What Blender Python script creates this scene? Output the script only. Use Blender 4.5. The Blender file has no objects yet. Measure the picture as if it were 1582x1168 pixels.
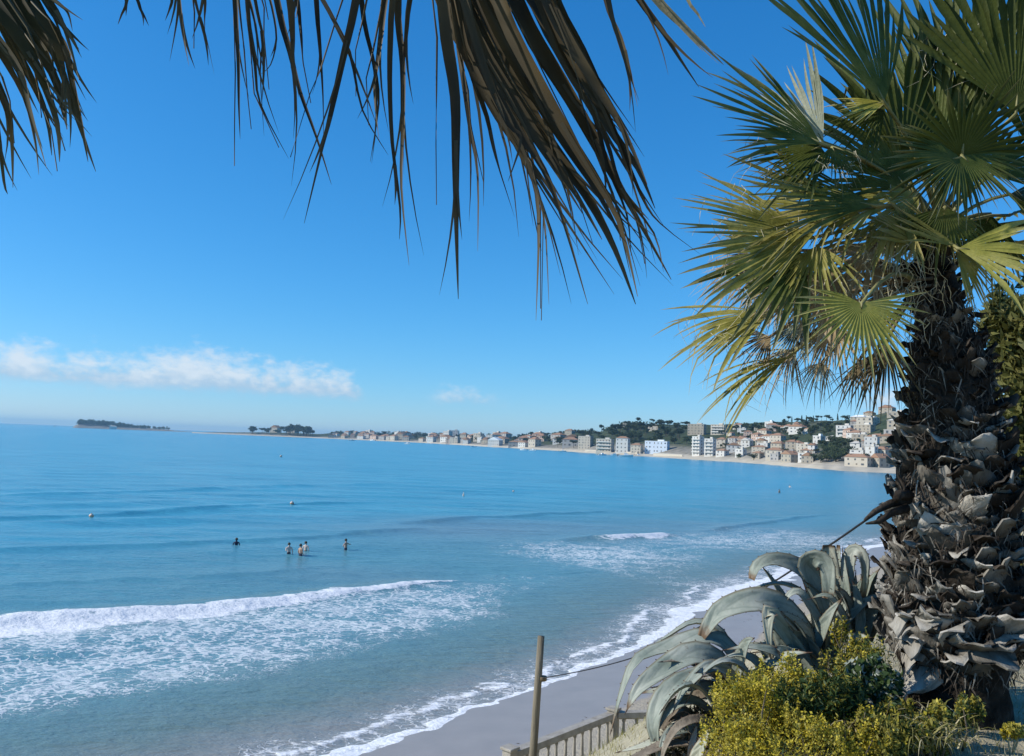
import bpy, bmesh, math, random
import numpy as np
from mathutils import Vector, Matrix

S = bpy.context.scene
COL = S.collection
RAD = math.radians

# ---------------------------------------------------------------- camera
CAM_Z = 9.0                      # eye height above the sea
FPX = 1300.0                     # focal length in photo pixels (photo 1582 x 1168)
ROLL, PITCH = RAD(2.2), RAD(4.36)
_F = Vector((0, math.cos(PITCH), math.sin(PITCH)))
_R0 = Vector((1, 0, 0)); _U0 = Vector((0, -math.sin(PITCH), math.cos(PITCH)))
_R = _R0 * math.cos(ROLL) + _U0 * math.sin(ROLL)
_U = -_R0 * math.sin(ROLL) + _U0 * math.cos(ROLL)
cam_data = bpy.data.cameras.new('camera')
cam = bpy.data.objects.new('camera', cam_data); COL.objects.link(cam)
cam_data.sensor_width = 36.0
cam_data.lens = 36.0 * FPX / 1582.0
cam_data.clip_start = 0.05
cam_data.clip_end = 60000
m = Matrix.Identity(4)
for i in range(3):
    m[i][0], m[i][1], m[i][2], m[i][3] = _R[i], _U[i], -_F[i], (0, 0, CAM_Z)[i]
cam.matrix_world = m
S.camera = cam

# ---------------------------------------------------------------- light and exposure
SUN_AZ, SUN_EL = RAD(-97), RAD(34)
S.view_settings.view_transform = 'Standard'
S.view_settings.look = 'None'
S.view_settings.exposure = 0.0
S.view_settings.gamma = 1.0
S.view_settings.use_curve_mapping = False
sd = bpy.data.lights.new('sun', 'SUN'); sd.energy = 5.0; sd.angle = RAD(0.5); sd.color = (1.0, 0.95, 0.86)
sun = bpy.data.objects.new('sun', sd); COL.objects.link(sun)
sdir = Vector((math.sin(SUN_AZ) * math.cos(SUN_EL), math.cos(SUN_AZ) * math.cos(SUN_EL), math.sin(SUN_EL)))
sun.rotation_euler = sdir.to_track_quat('Z', 'Y').to_euler()
sun.location = (-20, 0, 40)
S.cycles.max_bounces = 6
S.cycles.diffuse_bounces = 2
S.cycles.glossy_bounces = 2
S.cycles.transmission_bounces = 3
S.cycles.transparent_max_bounces = 6
S.cycles.sample_clamp_indirect = 4.0
S.cycles.caustics_reflective = False
S.cycles.caustics_refractive = False


# ---------------------------------------------------------------- node helpers
class NT:
    def __init__(self, tree):
        self.t = tree
        tree.nodes.clear()
    def n(self, typ, ins=None, **kw):
        nd = self.t.nodes.new(typ)
        for k, v in kw.items():
            setattr(nd, k, v)
        if ins:
            for k, v in ins.items():
                self.set(nd.inputs[k], v)
        return nd
    def set(self, sock, v):
        if isinstance(v, bpy.types.NodeSocket):
            self.t.links.new(v, sock)
        else:
            if hasattr(sock, 'default_value'):
                dv = sock.default_value
                if hasattr(dv, '__len__') and not isinstance(v, str):
                    v = tuple(v)
                    if len(dv) == 4 and len(v) == 3:
                        v = v + (1.0,)
                sock.default_value = v
    def math(self, op, a, b=None, c=None, clamp=False):
        nd = self.n('ShaderNodeMath', operation=op, use_clamp=clamp)
        self.set(nd.inputs[0], a)
        if b is not None: self.set(nd.inputs[1], b)
        if c is not None: self.set(nd.inputs[2], c)
        return nd.outputs[0]
    def mix(self, f, a, b, blend='MIX'):
        nd = self.n('ShaderNodeMix', data_type='RGBA', blend_type=blend)
        self.set(nd.inputs[0], f); self.set(nd.inputs[6], a); self.set(nd.inputs[7], b)
        return nd.outputs[2]
    def ss(self, v, a, b, lo=0.0, hi=1.0):
        nd = self.n('ShaderNodeMapRange', interpolation_type='SMOOTHSTEP')
        for k, x in zip((0, 1, 2, 3, 4), (v, a, b, lo, hi)): self.set(nd.inputs[k], x)
        return nd.outputs[0]
    def noise(self, vec, scale, detail=3.0, rough=0.55, dist=0.0, out=0, dims='3D'):
        nd = self.n('ShaderNodeTexNoise', noise_dimensions=dims)
        self.set(nd.inputs['Vector'], vec)
        nd.inputs['Scale'].default_value = scale
        nd.inputs['Detail'].default_value = detail
        nd.inputs['Roughness'].default_value = rough
        nd.inputs['Distortion'].default_value = dist
        return nd.outputs[out]
    def ramp(self, f, stops, interp='LINEAR'):
        nd = self.n('ShaderNodeValToRGB')
        self.set(nd.inputs[0], f)
        cr = nd.color_ramp
        cr.interpolation = interp
        while len(cr.elements) < len(stops): cr.elements.new(0.5)
        for e, (p, c) in zip(cr.elements, stops):
            e.position = p
            e.color = tuple(c) + (1.0,) if len(c) == 3 else c
        return nd.outputs[0]
    def vscale(self, vec, sc):
        nd = self.n('ShaderNodeMapping')
        self.set(nd.inputs[0], vec); nd.inputs['Scale'].default_value = sc
        return nd.outputs[0]


# ---------------------------------------------------------------- world: sky and low cumulus band
def photo_ray(u, v):
    return _F + _R * ((u - 791.0) / FPX) + _U * ((584.0 - v) / FPX)
def P(u, v, D):
    """world point seen at photo pixel (u, v), D metres forward"""
    r = photo_ray(u, v)
    r = r * (D / r.y)
    return Vector((r.x, r.y, r.z + CAM_Z))
def G(u, v, z=0.0):
    r = photo_ray(u, v)
    k = (z - CAM_Z) / r.z
    return Vector((r.x * k, r.y * k, z))
def az_of(u, v=660):
    r = photo_ray(u, v)
    return math.atan2(r.x, r.y)
def el_of(u, v):
    r = photo_ray(u, v)
    return math.atan2(r.z, math.hypot(r.x, r.y))

world = bpy.data.worlds.new('World'); S.world = world
world.use_nodes = True
w = NT(world.node_tree)
sky = w.n('ShaderNodeTexSky', sky_type='NISHITA')
sky.sun_disc = False
sky.sun_elevation = SUN_EL
sky.sun_rotation = SUN_AZ % (2 * math.pi)
sky.altitude = 0.0
sky.air_density = 1.0
sky.dust_density = 0.0
sky.ozone_density = 1.0
# clear Mediterranean air: the sky's own colour curve per channel
sp = w.n('ShaderNodeSeparateColor', {0: sky.outputs[0]})
chan = []
for k, (ref, gain, pw) in enumerate(((.847 / .12, 3.8, 1.55), (.88 / .12, 6.9, .90), (.672 / .12, 8.9, .76))):
    x = w.math('MINIMUM', w.math('DIVIDE', sp.outputs[k], ref), 1.25)
    chan.append(w.math('MULTIPLY', w.math('POWER', w.math('MAXIMUM', x, 0.0), pw), gain))
skyc = w.n('ShaderNodeCombineColor', {0: chan[0], 1: chan[1], 2: chan[2]}).outputs[0]
tc = w.n('ShaderNodeTexCoord').outputs['Generated']
sep = w.n('ShaderNodeSeparateXYZ', {0: tc})
az = w.math('ARCTAN2', sep.outputs[0], sep.outputs[1])
el = w.math('ARCSINE', sep.outputs[2])
comb = w.n('ShaderNodeCombineXYZ', {0: az, 1: w.math('MULTIPLY', el, 1.7), 2: 0.37}).outputs[0]
nz = w.noise(comb, 34.0, 5.0, 0.58)
nbig = w.noise(w.vscale(comb, (1, 0.35, 1)), 9.0, 2.0, 0.5)
# height of the cloud tops by bearing, in units of 0.06 rad above the flat base
A0, A1 = az_of(-90), az_of(900)
tops = [(-90, .40), (0, .55), (18, .75), (60, .62), (85, .50), (150, .56), (215, .54), (245, .72), (285, .95), (330, .86), (385, .62), (398, .52), (410, .76), (424, .50),
        (455, .60), (495, .62), (540, .46), (565, .04), (640, .0), (690, .20), (725, .20), (775, .10), (800, 0.0), (900, 0.0)]
azf = w.math('DIVIDE', w.math('SUBTRACT', az, A0), A1 - A0)
ramp_nodes = w.ramp(azf, [((az_of(u) - A0) / (A1 - A0), (t, t, t)) for u, t in tops])
inside = w.math('MULTIPLY', w.math('GREATER_THAN', azf, 0.0), w.math('LESS_THAN', azf, 1.0))
other = w.ss(nbig, 0.52, 0.72, 0.0, 0.7)
toph = w.math('ADD', w.math('MULTIPLY', ramp_nodes, inside), w.math('MULTIPLY', other, w.math('SUBTRACT', 1.0, inside)))
BASE = el_of(300, 603)
hh = w.math('DIVIDE', w.math('SUBTRACT', el, BASE), 0.047)
lump = w.math('MULTIPLY', w.math('SUBTRACT', nz, 0.5), 1.25)
nfine = w.noise(comb, 110.0, 4.0, 0.6)
lump = w.math('ADD', lump, w.math('MULTIPLY', w.math('SUBTRACT', nfine, 0.5), 0.5))
dens = w.ss(w.math('ADD', w.math('SUBTRACT', toph, hh), lump), -0.34, 0.42)
dens = w.math('MULTIPLY', dens, w.ss(w.math('ADD', hh, w.math('MULTIPLY', lump, 0.25)), -0.12, 0.16))
dens = w.math('MULTIPLY', dens, w.ss(toph, 0.02, 0.3))
dens = w.math('MULTIPLY', dens, 0.86)
ccol = w.mix(w.ss(w.math('ADD', hh, lump), -0.1, 0.6), (4.4, 6.1, 7.9), (7.6, 8.4, 9.2))
skyfin = w.mix(dens, skyc, ccol)
bg = w.n('ShaderNodeBackground', {'Color': skyfin, 'Strength': 0.1})
w.t.links.new(bg.outputs[0], w.n('ShaderNodeOutputWorld').inputs[0])

# ---------------------------------------------------------------- object helpers
def link_mesh(name, verts, faces, mats, parent=None, smooth=False, mat_idx=None, attrs=None):
    me = bpy.data.meshes.new(name)
    verts = np.asarray(verts, dtype=np.float32)
    if isinstance(faces, np.ndarray):
        nf, k = faces.shape
        me.vertices.add(len(verts)); me.vertices.foreach_set('co', verts.ravel())
        me.loops.add(nf * k); me.loops.foreach_set('vertex_index', faces.ravel().astype(np.int32))
        me.polygons.add(nf)
        me.polygons.foreach_set('loop_start', np.arange(0, nf * k, k, dtype=np.int32))
        me.update(calc_edges=True)
    else:
        me.from_pydata([tuple(map(float, v)) for v in verts], [], faces)
    if smooth:
        me.polygons.foreach_set('use_smooth', np.ones(len(me.polygons), dtype=bool))
    for mt in (mats if isinstance(mats, (list, tuple)) else [mats]):
        me.materials.append(mt)
    if mat_idx is not None:
        me.polygons.foreach_set('material_index', np.asarray(mat_idx, dtype=np.int32))
    if attrs:
        for k, a in attrs.items():
            at = me.attributes.new(k, 'FLOAT', 'POINT')
            at.data.foreach_set('value', np.asarray(a, dtype=np.float32))
    me.update()
    o = bpy.data.objects.new(name, me); COL.objects.link(o)
    if parent is not None:
        o.parent = parent
    return o

def tag(o, label=None, cat=None, group=None, kind=None):
    if label: o['label'] = label
    if cat: o['category'] = cat
    if group: o['group'] = group
    if kind: o['kind'] = kind
    return o

def empty(name, loc, rz=0.0):
    o = bpy.data.objects.new(name, None); COL.objects.link(o)
    o.empty_display_size = 0.2
    o.location = loc; o.rotation_euler = (0, 0, rz)
    return o

class MB:
    """collects verts and faces of one mesh"""
    def __init__(self):
        self.v, self.f, self.m, self.a = [], [], [], []
    def add(self, vs, fs, mi=0, a=None):
        b = len(self.v)
        self.v.extend(vs); self.f.extend([tuple(i + b for i in f) for f in fs])
        self.m.extend([mi] * len(fs))
        self.a.extend(a if a is not None else [0.0] * len(vs))
    def box(self, c, s, mi=0, rz=0.0):
        x, y, z = s[0] / 2, s[1] / 2, s[2] / 2
        cs, sn = math.cos(rz), math.sin(rz)
        vs = []
        for dx, dy, dz in ((-x, -y, -z), (x, -y, -z), (x, y, -z), (-x, y, -z), (-x, -y, z), (x, -y, z), (x, y, z), (-x, y, z)):
            vs.append((c[0] + dx * cs - dy * sn, c[1] + dx * sn + dy * cs, c[2] + dz))
        self.add(vs, [(0, 3, 2, 1), (4, 5, 6, 7), (0, 1, 5, 4), (1, 2, 6, 5), (2, 3, 7, 6), (3, 0, 4, 7)], mi)
    def tube(self, pts, rad, n=6, mi=0, cap=True, att=None):
        pts = [Vector(p) for p in pts]
        if not hasattr(rad, '__len__'): rad = [rad] * len(pts)
        vs, fs, aa = [], [], []
        up = Vector((0.13, 0.21, 1)).normalized()
        for i, p in enumerate(pts):
            t = (pts[min(i + 1, len(pts) - 1)] - pts[max(i - 1, 0)]).normalized()
            s = t.cross(up)
            if s.length < 0.05: s = t.cross(Vector((1, 0, 0)))
            s.normalize(); q = s.cross(t)
            for k in range(n):
                a = 2 * math.pi * k / n
                vs.append(tuple(p + s * math.cos(a) * rad[i] + q * math.sin(a) * rad[i]))
                aa.append(att[i] if att is not None else 0.0)
        for i in range(len(pts) - 1):
            for k in range(n):
                k2 = (k + 1) % n
                fs.append((i * n + k, i * n + k2, (i + 1) * n + k2, (i + 1) * n + k))
        if cap:
            fs.append(tuple(range(n))[::-1]); fs.append(tuple((len(pts) - 1) * n + k for k in range(n)))
        self.add(vs, fs, mi, aa)
    def lathe(self, prof, n=10, c=(0, 0, 0), mi=0):
        vs, fs = [], []
        for r, z in prof:
            for k in range(n):
                a = 2 * math.pi * k / n
                vs.append((c[0] + r * math.cos(a), c[1] + r * math.sin(a), c[2] + z))
        for i in range(len(prof) - 1):
            for k in range(n):
                k2 = (k + 1) % n
                fs.append((i * n + k, i * n + k2, (i + 1) * n + k2, (i + 1) * n + k))
        fs.append(tuple(range(n))[::-1]); fs.append(tuple((len(prof) - 1) * n + k for k in range(n)))
        self.add(vs, fs, mi)
    def build(self, name, mats, parent=None, smooth=False, attr=None):
        o = link_mesh(name, self.v, self.f, mats, parent, smooth, self.m, {attr: self.a} if attr else None)
        return o

def _hash(ix, iy, seed):
    h = (ix.astype(np.int64) * 374761393 + iy.astype(np.int64) * 668265263 + seed * 974634777) & 0xffffffff
    h = ((h ^ (h >> 13)) * 1274126177) & 0xffffffff
    return ((h ^ (h >> 16)) & 0xffff) / 65535.0
def vnoise(x, y, seed=0):
    x = np.asarray(x, float); y = np.asarray(y, float)
    ix = np.floor(x); iy = np.floor(y); fx = x - ix; fy = y - iy
    fx = fx * fx * (3 - 2 * fx); fy = fy * fy * (3 - 2 * fy)
    a = _hash(ix, iy, seed); b = _hash(ix + 1, iy, seed); c = _hash(ix, iy + 1, seed); d = _hash(ix + 1, iy + 1, seed)
    return (a * (1 - fx) + b * fx) * (1 - fy) + (c * (1 - fx) + d * fx) * fy
def fbm(x, y, seed=0, o=4):
    s = 0; a = 0.5; t = 0
    for i in range(o):
        s = s + a * vnoise(x * 2 ** i, y * 2 ** i, seed + i); t += a; a *= 0.5
    return s / t
def sstep(a, b, x):
    t = np.clip((np.asarray(x, float) - a) / (b - a), 0, 1)
    return t * t * (3 - 2 * t)

def poly_dist(x, y, pl):
    """distance to a polyline, signed: positive on its right-hand side; and the arc length of the nearest point"""
    x = np.asarray(x, float); y = np.asarray(y, float)
    best = np.full(x.shape, 1e18); sg = np.ones(x.shape); arc = np.zeros(x.shape); L = 0.0
    for (x0, y0), (x1, y1) in zip(pl[:-1], pl[1:]):
        dx, dy = x1 - x0, y1 - y0; l = math.hypot(dx, dy)
        t = np.clip(((x - x0) * dx + (y - y0) * dy) / (l * l), 0, 1)
        ex = x - x0 - t * dx; ey = y - y0 - t * dy
        d = ex * ex + ey * ey
        c = (ey * dx - ex * dy)
        m_ = d < best
        best = np.where(m_, d, best); sg = np.where(m_, np.where(c < 0, 1.0, -1.0), sg); arc = np.where(m_, L + t * l, arc)
        L += l
    return np.sqrt(best) * sg, arc

# ---------------------------------------------------------------- materials
def mat(name, cols, scale=4.0, rough=0.8, bump=0.0, bscale=None, detail=4.0, spec=0.3, stretch=(1, 1, 1), coord='Object', transl=0.0, metal=0.0, tipcol=None, vary=0.0):
    """noise-mottled Principled material; cols = 2 or 3 base colours of the thing itself"""
    mt = bpy.data.materials.new(name); mt.use_nodes = True
    t = NT(mt.node_tree)
    co = t.n('ShaderNodeTexCoord').outputs[coord]
    v = t.vscale(co, stretch)
    nz = t.noise(v, scale, detail, 0.6)
    st = [(0.3 + 0.4 * i / max(1, len(cols) - 1), c) for i, c in enumerate(cols)]
    c = t.ramp(nz, st) if len(cols) > 1 else None
    if c is None:
        c = t.n('ShaderNodeRGB').outputs[0]; c.default_value = tuple(cols[0]) + (1,)
    if tipcol is not None:
        at = t.n('ShaderNodeAttribute', attribute_name='tip').outputs['Fac']
        c = t.mix(at, c, tipcol)
    if vary:
        oi = t.n('ShaderNodeObjectInfo').outputs['Random']
        c = t.mix(1.0, c, t.ramp(oi, [(0, (1 - vary,) * 3), (1, (1 + vary,) * 3)]), 'MULTIPLY')
    b = t.n('ShaderNodeBsdfPrincipled', {'Base Color': c, 'Roughness': rough, 'Metallic': metal, 'Specular IOR Level': spec})
    if bump:
        bn = t.noise(v, bscale or scale * 3, 4.0, 0.6)
        bp = t.n('ShaderNodeBump', {'Strength': min(1.0, bump), 'Distance': 0.02 * max(1.0, bump), 'Height': bn})
        t.t.links.new(bp.outputs[0], b.inputs['Normal'])
    out = t.n('ShaderNodeOutputMaterial')
    sh = b.outputs[0]
    if transl:
        tr = t.n('ShaderNodeBsdfTranslucent', {'Color': c})
        mx = t.n('ShaderNodeMixShader', {0: transl, 1: sh, 2: tr.outputs[0]})
        sh = mx.outputs[0]
    t.t.links.new(sh, out.inputs[0])
    return mt
# ================================================================ SETTING
# shoreline on our side of the bay, land to the right of its direction of travel
SHORE = [(-260, -160), (-120, -60), (-60, -14), (-30, 6), (-14, 17.3), (-7, 23.4), (-4.55, 25.6), (-2, 28.5), (1.5, 33), (6.5, 40.4), (9.7, 47), (17.2, 59),
         (30, 76), (52, 105), (85, 145), (120, 200), (155, 270), (188, 350), (206, 420), (214, 462)]
# upper edge of the bank we stand on
EDGE = [(-260, -190), (-120, -90), (-60, -40), (-20, -8), (-4, 1.6), (-1.5, 2.6), (0.5, 3.3), (1.15, 4.35), (1.75, 5.5), (2.4, 7.0), (3.4, 9.0), (4.8, 10.4), (9.6, 15.5), (18.5, 28), (34, 50), (52, 75), (80, 110), (118, 160), (165, 230), (212, 320), (246, 420), (266, 520)]
TOP_Z = 7.4

def beach_z(x, y):
    s, _ = poly_dist(x, y, SHORE)
    z = np.where(s < 9, 0.11 * s, 0.99 + 0.02 * (s - 9))
    z = np.maximum(z, -2.5)
    return z + 0.05 * (fbm(np.asarray(x) * 0.5, np.asarray(y) * 0.5, 5) - 0.5) * sstep(-1, 6, s), s
def bank_z(x, y):
    e, _ = poly_dist(x, y, EDGE)          # positive = on top
    out = np.maximum(-e, 0)
    z = TOP_Z - 0.80 * np.maximum(out - 0.25, 0) - 0.55 * np.minimum(out, 0.25) + 0.35 * sstep(2, 14, e)
    return z + 0.10 * (fbm(np.asarray(x) * 1.3, np.asarray(y) * 1.3, 9) - 0.5) + 0.03 * (fbm(np.asarray(x) * 7, np.asarray(y) * 7, 19) - 0.5)
def bz(x, y):
    return float(bank_z(np.array([x]), np.array([y]))[0])

def polar(rs, ang):
    R_, A_ = np.meshgrid(rs, ang, indexing='ij')
    return R_ * np.sin(A_), R_ * np.cos(A_)
def grid_faces(nr, na, wrap=False):
    i = np.arange(nr - 1)[:, None]; j = np.arange(na if wrap else na - 1)[None, :]
    j2 = (j + 1) % na
    return np.stack([np.broadcast_to(i * na + j, (nr - 1, j.shape[1])), i * na + j2, (i + 1) * na + j2, np.broadcast_to((i + 1) * na + j, (nr - 1, j.shape[1]))], -1).reshape(-1, 4)

# ---- sand
def sand_material():
    mt = bpy.data.materials.new('sand'); mt.use_nodes = True
    t = NT(mt.node_tree)
    co = t.n('ShaderNodeTexCoord').outputs['Object']
    wet = t.n('ShaderNodeAttribute', attribute_name='wet').outputs['Fac']
    n1 = t.noise(co, 0.9, 5, 0.6); n2 = t.noise(co, 14, 3, 0.6); n3 = t.noise(co, 120, 2, 0.6)
    wetf = t.ss(t.math('ADD', wet, t.math('MULTIPLY', t.math('SUBTRACT', n1, 0.5), 0.35)), 0.38, 0.62)
    dry = t.ramp(n2, [(0.3, (.36, .31, .235)), (0.7, (.46, .405, .31))])
    dry = t.mix(t.ss(n3, .35, .65, 0, .35), dry, (.30, .26, .20))
    wc = t.ramp(n1, [(0.3, (.285, .245, .21)), (0.7, (.33, .285, .245))])
    c = t.mix(wetf, dry, wc)
    b = t.n('ShaderNodeBsdfPrincipled', {'Base Color': c, 'Roughness': t.ss(wetf, 0, 1, .9, .36), 'Specular IOR Level': t.ss(wetf, 0, 1, .15, .55)})
    hgt = t.math('ADD', t.math('MULTIPLY', n2, 1.0), t.math('MULTIPLY', t.noise(co, 3.5, 3, .5), 1.5))
    bp = t.n('ShaderNodeBump', {'Strength': t.ss(wetf, 0, 1, .8, .06), 'Distance': 0.05, 'Height': hgt})
    t.t.links.new(bp.outputs[0], b.inputs['Normal'])
    t.t.links.new(b.outputs[0], t.n('ShaderNodeOutputMaterial').inputs[0])
    return mt
rs = np.concatenate([[0.4], np.geomspace(1.0, 620, 330)])
an = np.linspace(-math.pi, math.pi, 420, endpoint=False)
X, Y = polar(rs, an)
Z, s_ = beach_z(X, Y)
F_ = grid_faces(*X.shape, wrap=True)
keep = (s_.ravel()[F_].min(1) > -14)
keep &= (s_.ravel()[F_].max(1) < 90) | (np.hypot(X, Y).ravel()[F_].max(1) < 60)
wet = 1 - sstep(4.0, 6.6, s_ + 1.5 * (fbm(X * .25, Y * .25, 33) - .5))
M_SAND = sand_material()
beach = link_mesh('beach', np.stack([X, Y, Z], -1).reshape(-1, 3), F_[keep], M_SAND, None, True, None, {'wet': wet.ravel()})
tag(beach, kind='structure')

# ---- bank / cliff-top ground
M_SOIL = mat('dry_soil', [(.30, .26, .165), (.42, .37, .25), (.50, .45, .32)], 5.0, .95, 1.0, 60, 6.0, .1)
rs = np.geomspace(0.5, 600, 360)
an = np.linspace(-math.pi, math.pi, 480, endpoint=False)
X, Y = polar(rs, an)
Z = bank_z(X, Y); ZB, _s = beach_z(X, Y)
F_ = grid_faces(*X.shape, wrap=True)
keep = (Z - ZB).ravel()[F_].max(1) > -0.25
ground = link_mesh('ground', np.stack([X, Y, Z], -1).reshape(-1, 3), F_[keep], M_SOIL, None, True)
tag(ground, kind='structure')

# ---- sea
CREST = [tuple(G(u, v)[:2]) for u, v in [(-420, 985), (-150, 975), (0, 966), (100, 958), (200, 951), (300, 944), (420, 931), (550, 914), (640, 904), (735, 897)]]
CREST_W = lambda arc, L: None
CREST2 = [tuple(G(u, v)[:2]) for u, v in [(740, 838), (800, 835), (870, 834), (940, 832), (1010, 829), (1060, 827)]]
SWELLS = [  # dark faces of unbroken swell: polyline, height, half width
    ([(-200, 812), (0, 800), (130, 797), (260, 790), (420, 780), (520, 777), (640, 776)], .30, 1.9),
    ([(-200, 862), (0, 850), (120, 846), (250, 842), (420, 832), (520, 826), (620, 820), (700, 813)], .22, 1.5),
    ([(560, 812), (620, 808), (700, 803), (800, 797), (900, 792), (960, 788)], .26, 1.5),
    ([(1040, 822), (1100, 818), (1180, 808), (1230, 801), (1290, 794)], .24, 1.0),
    ([(-100, 905), (60, 900), (250, 893), (420, 884), (560, 872)], .10, 1.5),
    ([(-200, 768), (100, 764), (400, 752), (700, 746)], .26, 2.6),
]
LACE_END = [tuple(G(u, v)[:2]) for u, v in [(-420, 1160), (0, 1132), (200, 1105), (400, 1070), (600, 1020), (760, 975), (900, 925), (960, 900)]]

rs = np.concatenate([np.geomspace(14, 140, 620, endpoint=False), np.geomspace(140, 13000, 260)])
an = np.concatenate([np.linspace(-RAD(82), -RAD(36), 90, endpoint=False), np.linspace(-RAD(36), RAD(30), 620, endpoint=False), np.linspace(RAD(30), RAD(70), 60)])
X, Y = polar(rs, an)
s_, s_arc = poly_dist(X, Y, SHORE)           # negative = offshore
off = -s_
R_ = np.hypot(X, Y)
fade = 1 / (1 + (R_ / 260) ** 2)
deepf = sstep(0, 30, off)
Z = np.zeros_like(X)
# swell travelling to the beach (crests roughly along the shore) plus chop
cd, _a = poly_dist(X, Y, CREST)
ph = cd + 2.2 * (fbm(X * .05, Y * .05, 3) - .5) * 4
Z += (.10 * np.sin(ph * .55) * (fbm(X * .06, Y * .06, 7) ** 2 * 2.6)) * fade * deepf
Z += .20 * (fbm(X * .16 + 3, Y * .50, 11, 4) - .5) * fade * (.25 + .75 * deepf)
Z += .05 * (fbm(X * 1.2, Y * 2.6, 12, 3) - .5) * np.exp(-R_ / 90) * (.4 + .6 * deepf)
Z += .55 * (fbm(X * .02, Y * .07, 13, 4) - .5) * sstep(120, 300, R_) * (1 - sstep(1500, 3000, R_))
swmask = np.zeros_like(X)
for px, h, wd in SWELLS:
    pl = [tuple(G(u, v)[:2]) for u, v in px]
    d, a_ = poly_dist(X, Y, pl)
    Ln = sum(math.hypot(q[0] - p[0], q[1] - p[1]) for p, q in zip(pl[:-1], pl[1:]))
    env = sstep(0, .2 * Ln, a_) * (1 - sstep(.75 * Ln, Ln, a_)) * (.45 + .8 * fbm(a_ * .12, a_ * 0, 21))
    dd = d + 2.0 * (fbm(X * .16, Y * .16, 22) - .5)
    Z += h * env * np.exp(-np.where(dd > 0, (dd / (wd * .55)) ** 2, (dd / (wd * 1.5)) ** 2))
# breaker: steep shoreward face, long back
La = sum(math.hypot(q[0] - p[0], q[1] - p[1]) for p, q in zip(CREST[:-1], CREST[1:]))
d, a_ = poly_dist(X, Y, CREST)
fr = a_ / La
d = d + .9 * (fbm(X * .35, Y * .35, 31) - .5)
hgt = np.interp(fr, [0, .3, .5, .8, .93, 1], [.40, .42, .38, .28, .14, 0.0]) * (.75 + .5 * fbm(a_ * .5, a_ * 0 + 3, 32))
Z += hgt * np.exp(-np.where(d > 0, (d / .85) ** 2, (d / 2.0) ** 2))
wid = np.interp(fr, [0, .25, .45, .62, .8, .93, 1], [4.0, 3.4, 2.1, 1.4, .9, .4, .1]) * (.65 + .7 * fbm(a_ * .35, a_ * 0 + 8, 34))
foam = sstep(-.55, .15, d) * (1 - sstep(wid * .55, wid * 1.15, d)) * (1 - sstep(.93, 1.0, fr) * .8)
Z += foam * .13 * (fbm(X * .8, Y * 2.2, 36, 3) - .35)
# second small breaker to the right
L2 = sum(math.hypot(q[0] - p[0], q[1] - p[1]) for p, q in zip(CREST2[:-1], CREST2[1:]))
d2, a2 = poly_dist(X, Y, CREST2)
f2 = a2 / L2
d2 = d2 + 1.0 * (fbm(X * .3, Y * .3, 41) - .5)
env2 = sstep(.2, .6, f2) * (1 - sstep(.86, 1, f2))
Z += .40 * env2 * np.exp(-np.where(d2 > 0, (d2 / .7) ** 2, (d2 / 1.8) ** 2))
foam2 = sstep(-.4, .1, d2) * (1 - sstep(.4, 1.7, d2 + 1.4 * (fbm(a2 * .4, a2 * 0, 43) - .5))) * env2 * np.interp(f2, [0, .45, .6, .86, 1], [.12, .22, 1, 1, .3])
# lacy spent foam between breaker and beach
dl, _a = poly_dist(X, Y, LACE_END)
lace = sstep(0.0, 1.2, d) * (1 - sstep(-5.0, .5, dl + 4.5 * (fbm(X * .16, Y * .16, 51) - .5))) * .95
lace *= np.interp(fr, [0, .6, .85, 1], [1, .95, .65, .25])
lace *= .55 + .9 * fbm(X * .13 + 9, Y * .17, 52)
# lace beside the second breaker and the run of foam towards the right-hand beach
def blob(u, v, ru, rv):
    c = G(u, v); k = (c.y / (FPX * CAM_Z / c.y))
    rx = ru * c.y / FPX; ry = rv * c.y * c.y / (FPX * CAM_Z)
    return np.exp(-(((X - c.x) / rx) ** 2 + ((Y - c.y) / ry) ** 2))
l2 = blob(880, 850, 105, 16) * .75 + blob(960, 872, 90, 16) * .6 + blob(1110, 838, 110, 11) * .8 + blob(1250, 832, 120, 13) * 1.0 + blob(1010, 856, 90, 16) * .6 + blob(1090, 915, 70, 25) * .5 + blob(800, 900, 90, 18) * .35
lace = np.maximum(lace, l2 * .72 * (.6 + .8 * fbm(X * .1, Y * .14, 54)))
# swash: thin sheet running up the sand with an uneven edge
sw = fbm(s_arc * .22, s_arc * 0 + 2, 61, 3) - .5
sw2 = fbm(X * .9, Y * .9, 62, 3) - .5
Z += np.exp(-np.clip(off, -4, 99) / 3.0 * (off > -4)) * (.05 + .16 * sw + .05 * sw2) * (off < 14)
seg0 = float(poly_dist(np.array([6.5]), np.array([40.4]), SHORE)[1][0]); seg1 = float(poly_dist(np.array([17.2]), np.array([59.0]), SHORE)[1][0])
big = .42 * np.interp(s_arc, [seg0 - 40, seg0 - 18, seg0 - 6, seg0, seg0 + 6, seg1, seg1 + 20, seg1 + 60], [.9, .75, .9, 1.5, 3.6, 4.4, 4.0, 3.0])
o2 = off + .75 + 1.2 * sw2 + 1.6 * sw
edge = (1 - sstep(big * .5, big, o2))
line2 = np.exp(-((o2 - big - .9) / .35) ** 2) * .8 * (fbm(s_arc * .3, s_arc * 0 + 5, 63) > .45)
swash = np.maximum(edge, line2) * (off < 12)
Z += swash * .03
lace = np.maximum(lace, .55 * (1 - sstep(big, big + 3.5, o2)) * (off < 12))
foam = np.clip(np.maximum(np.maximum(foam, foam2), swash), 0, 1)
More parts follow.
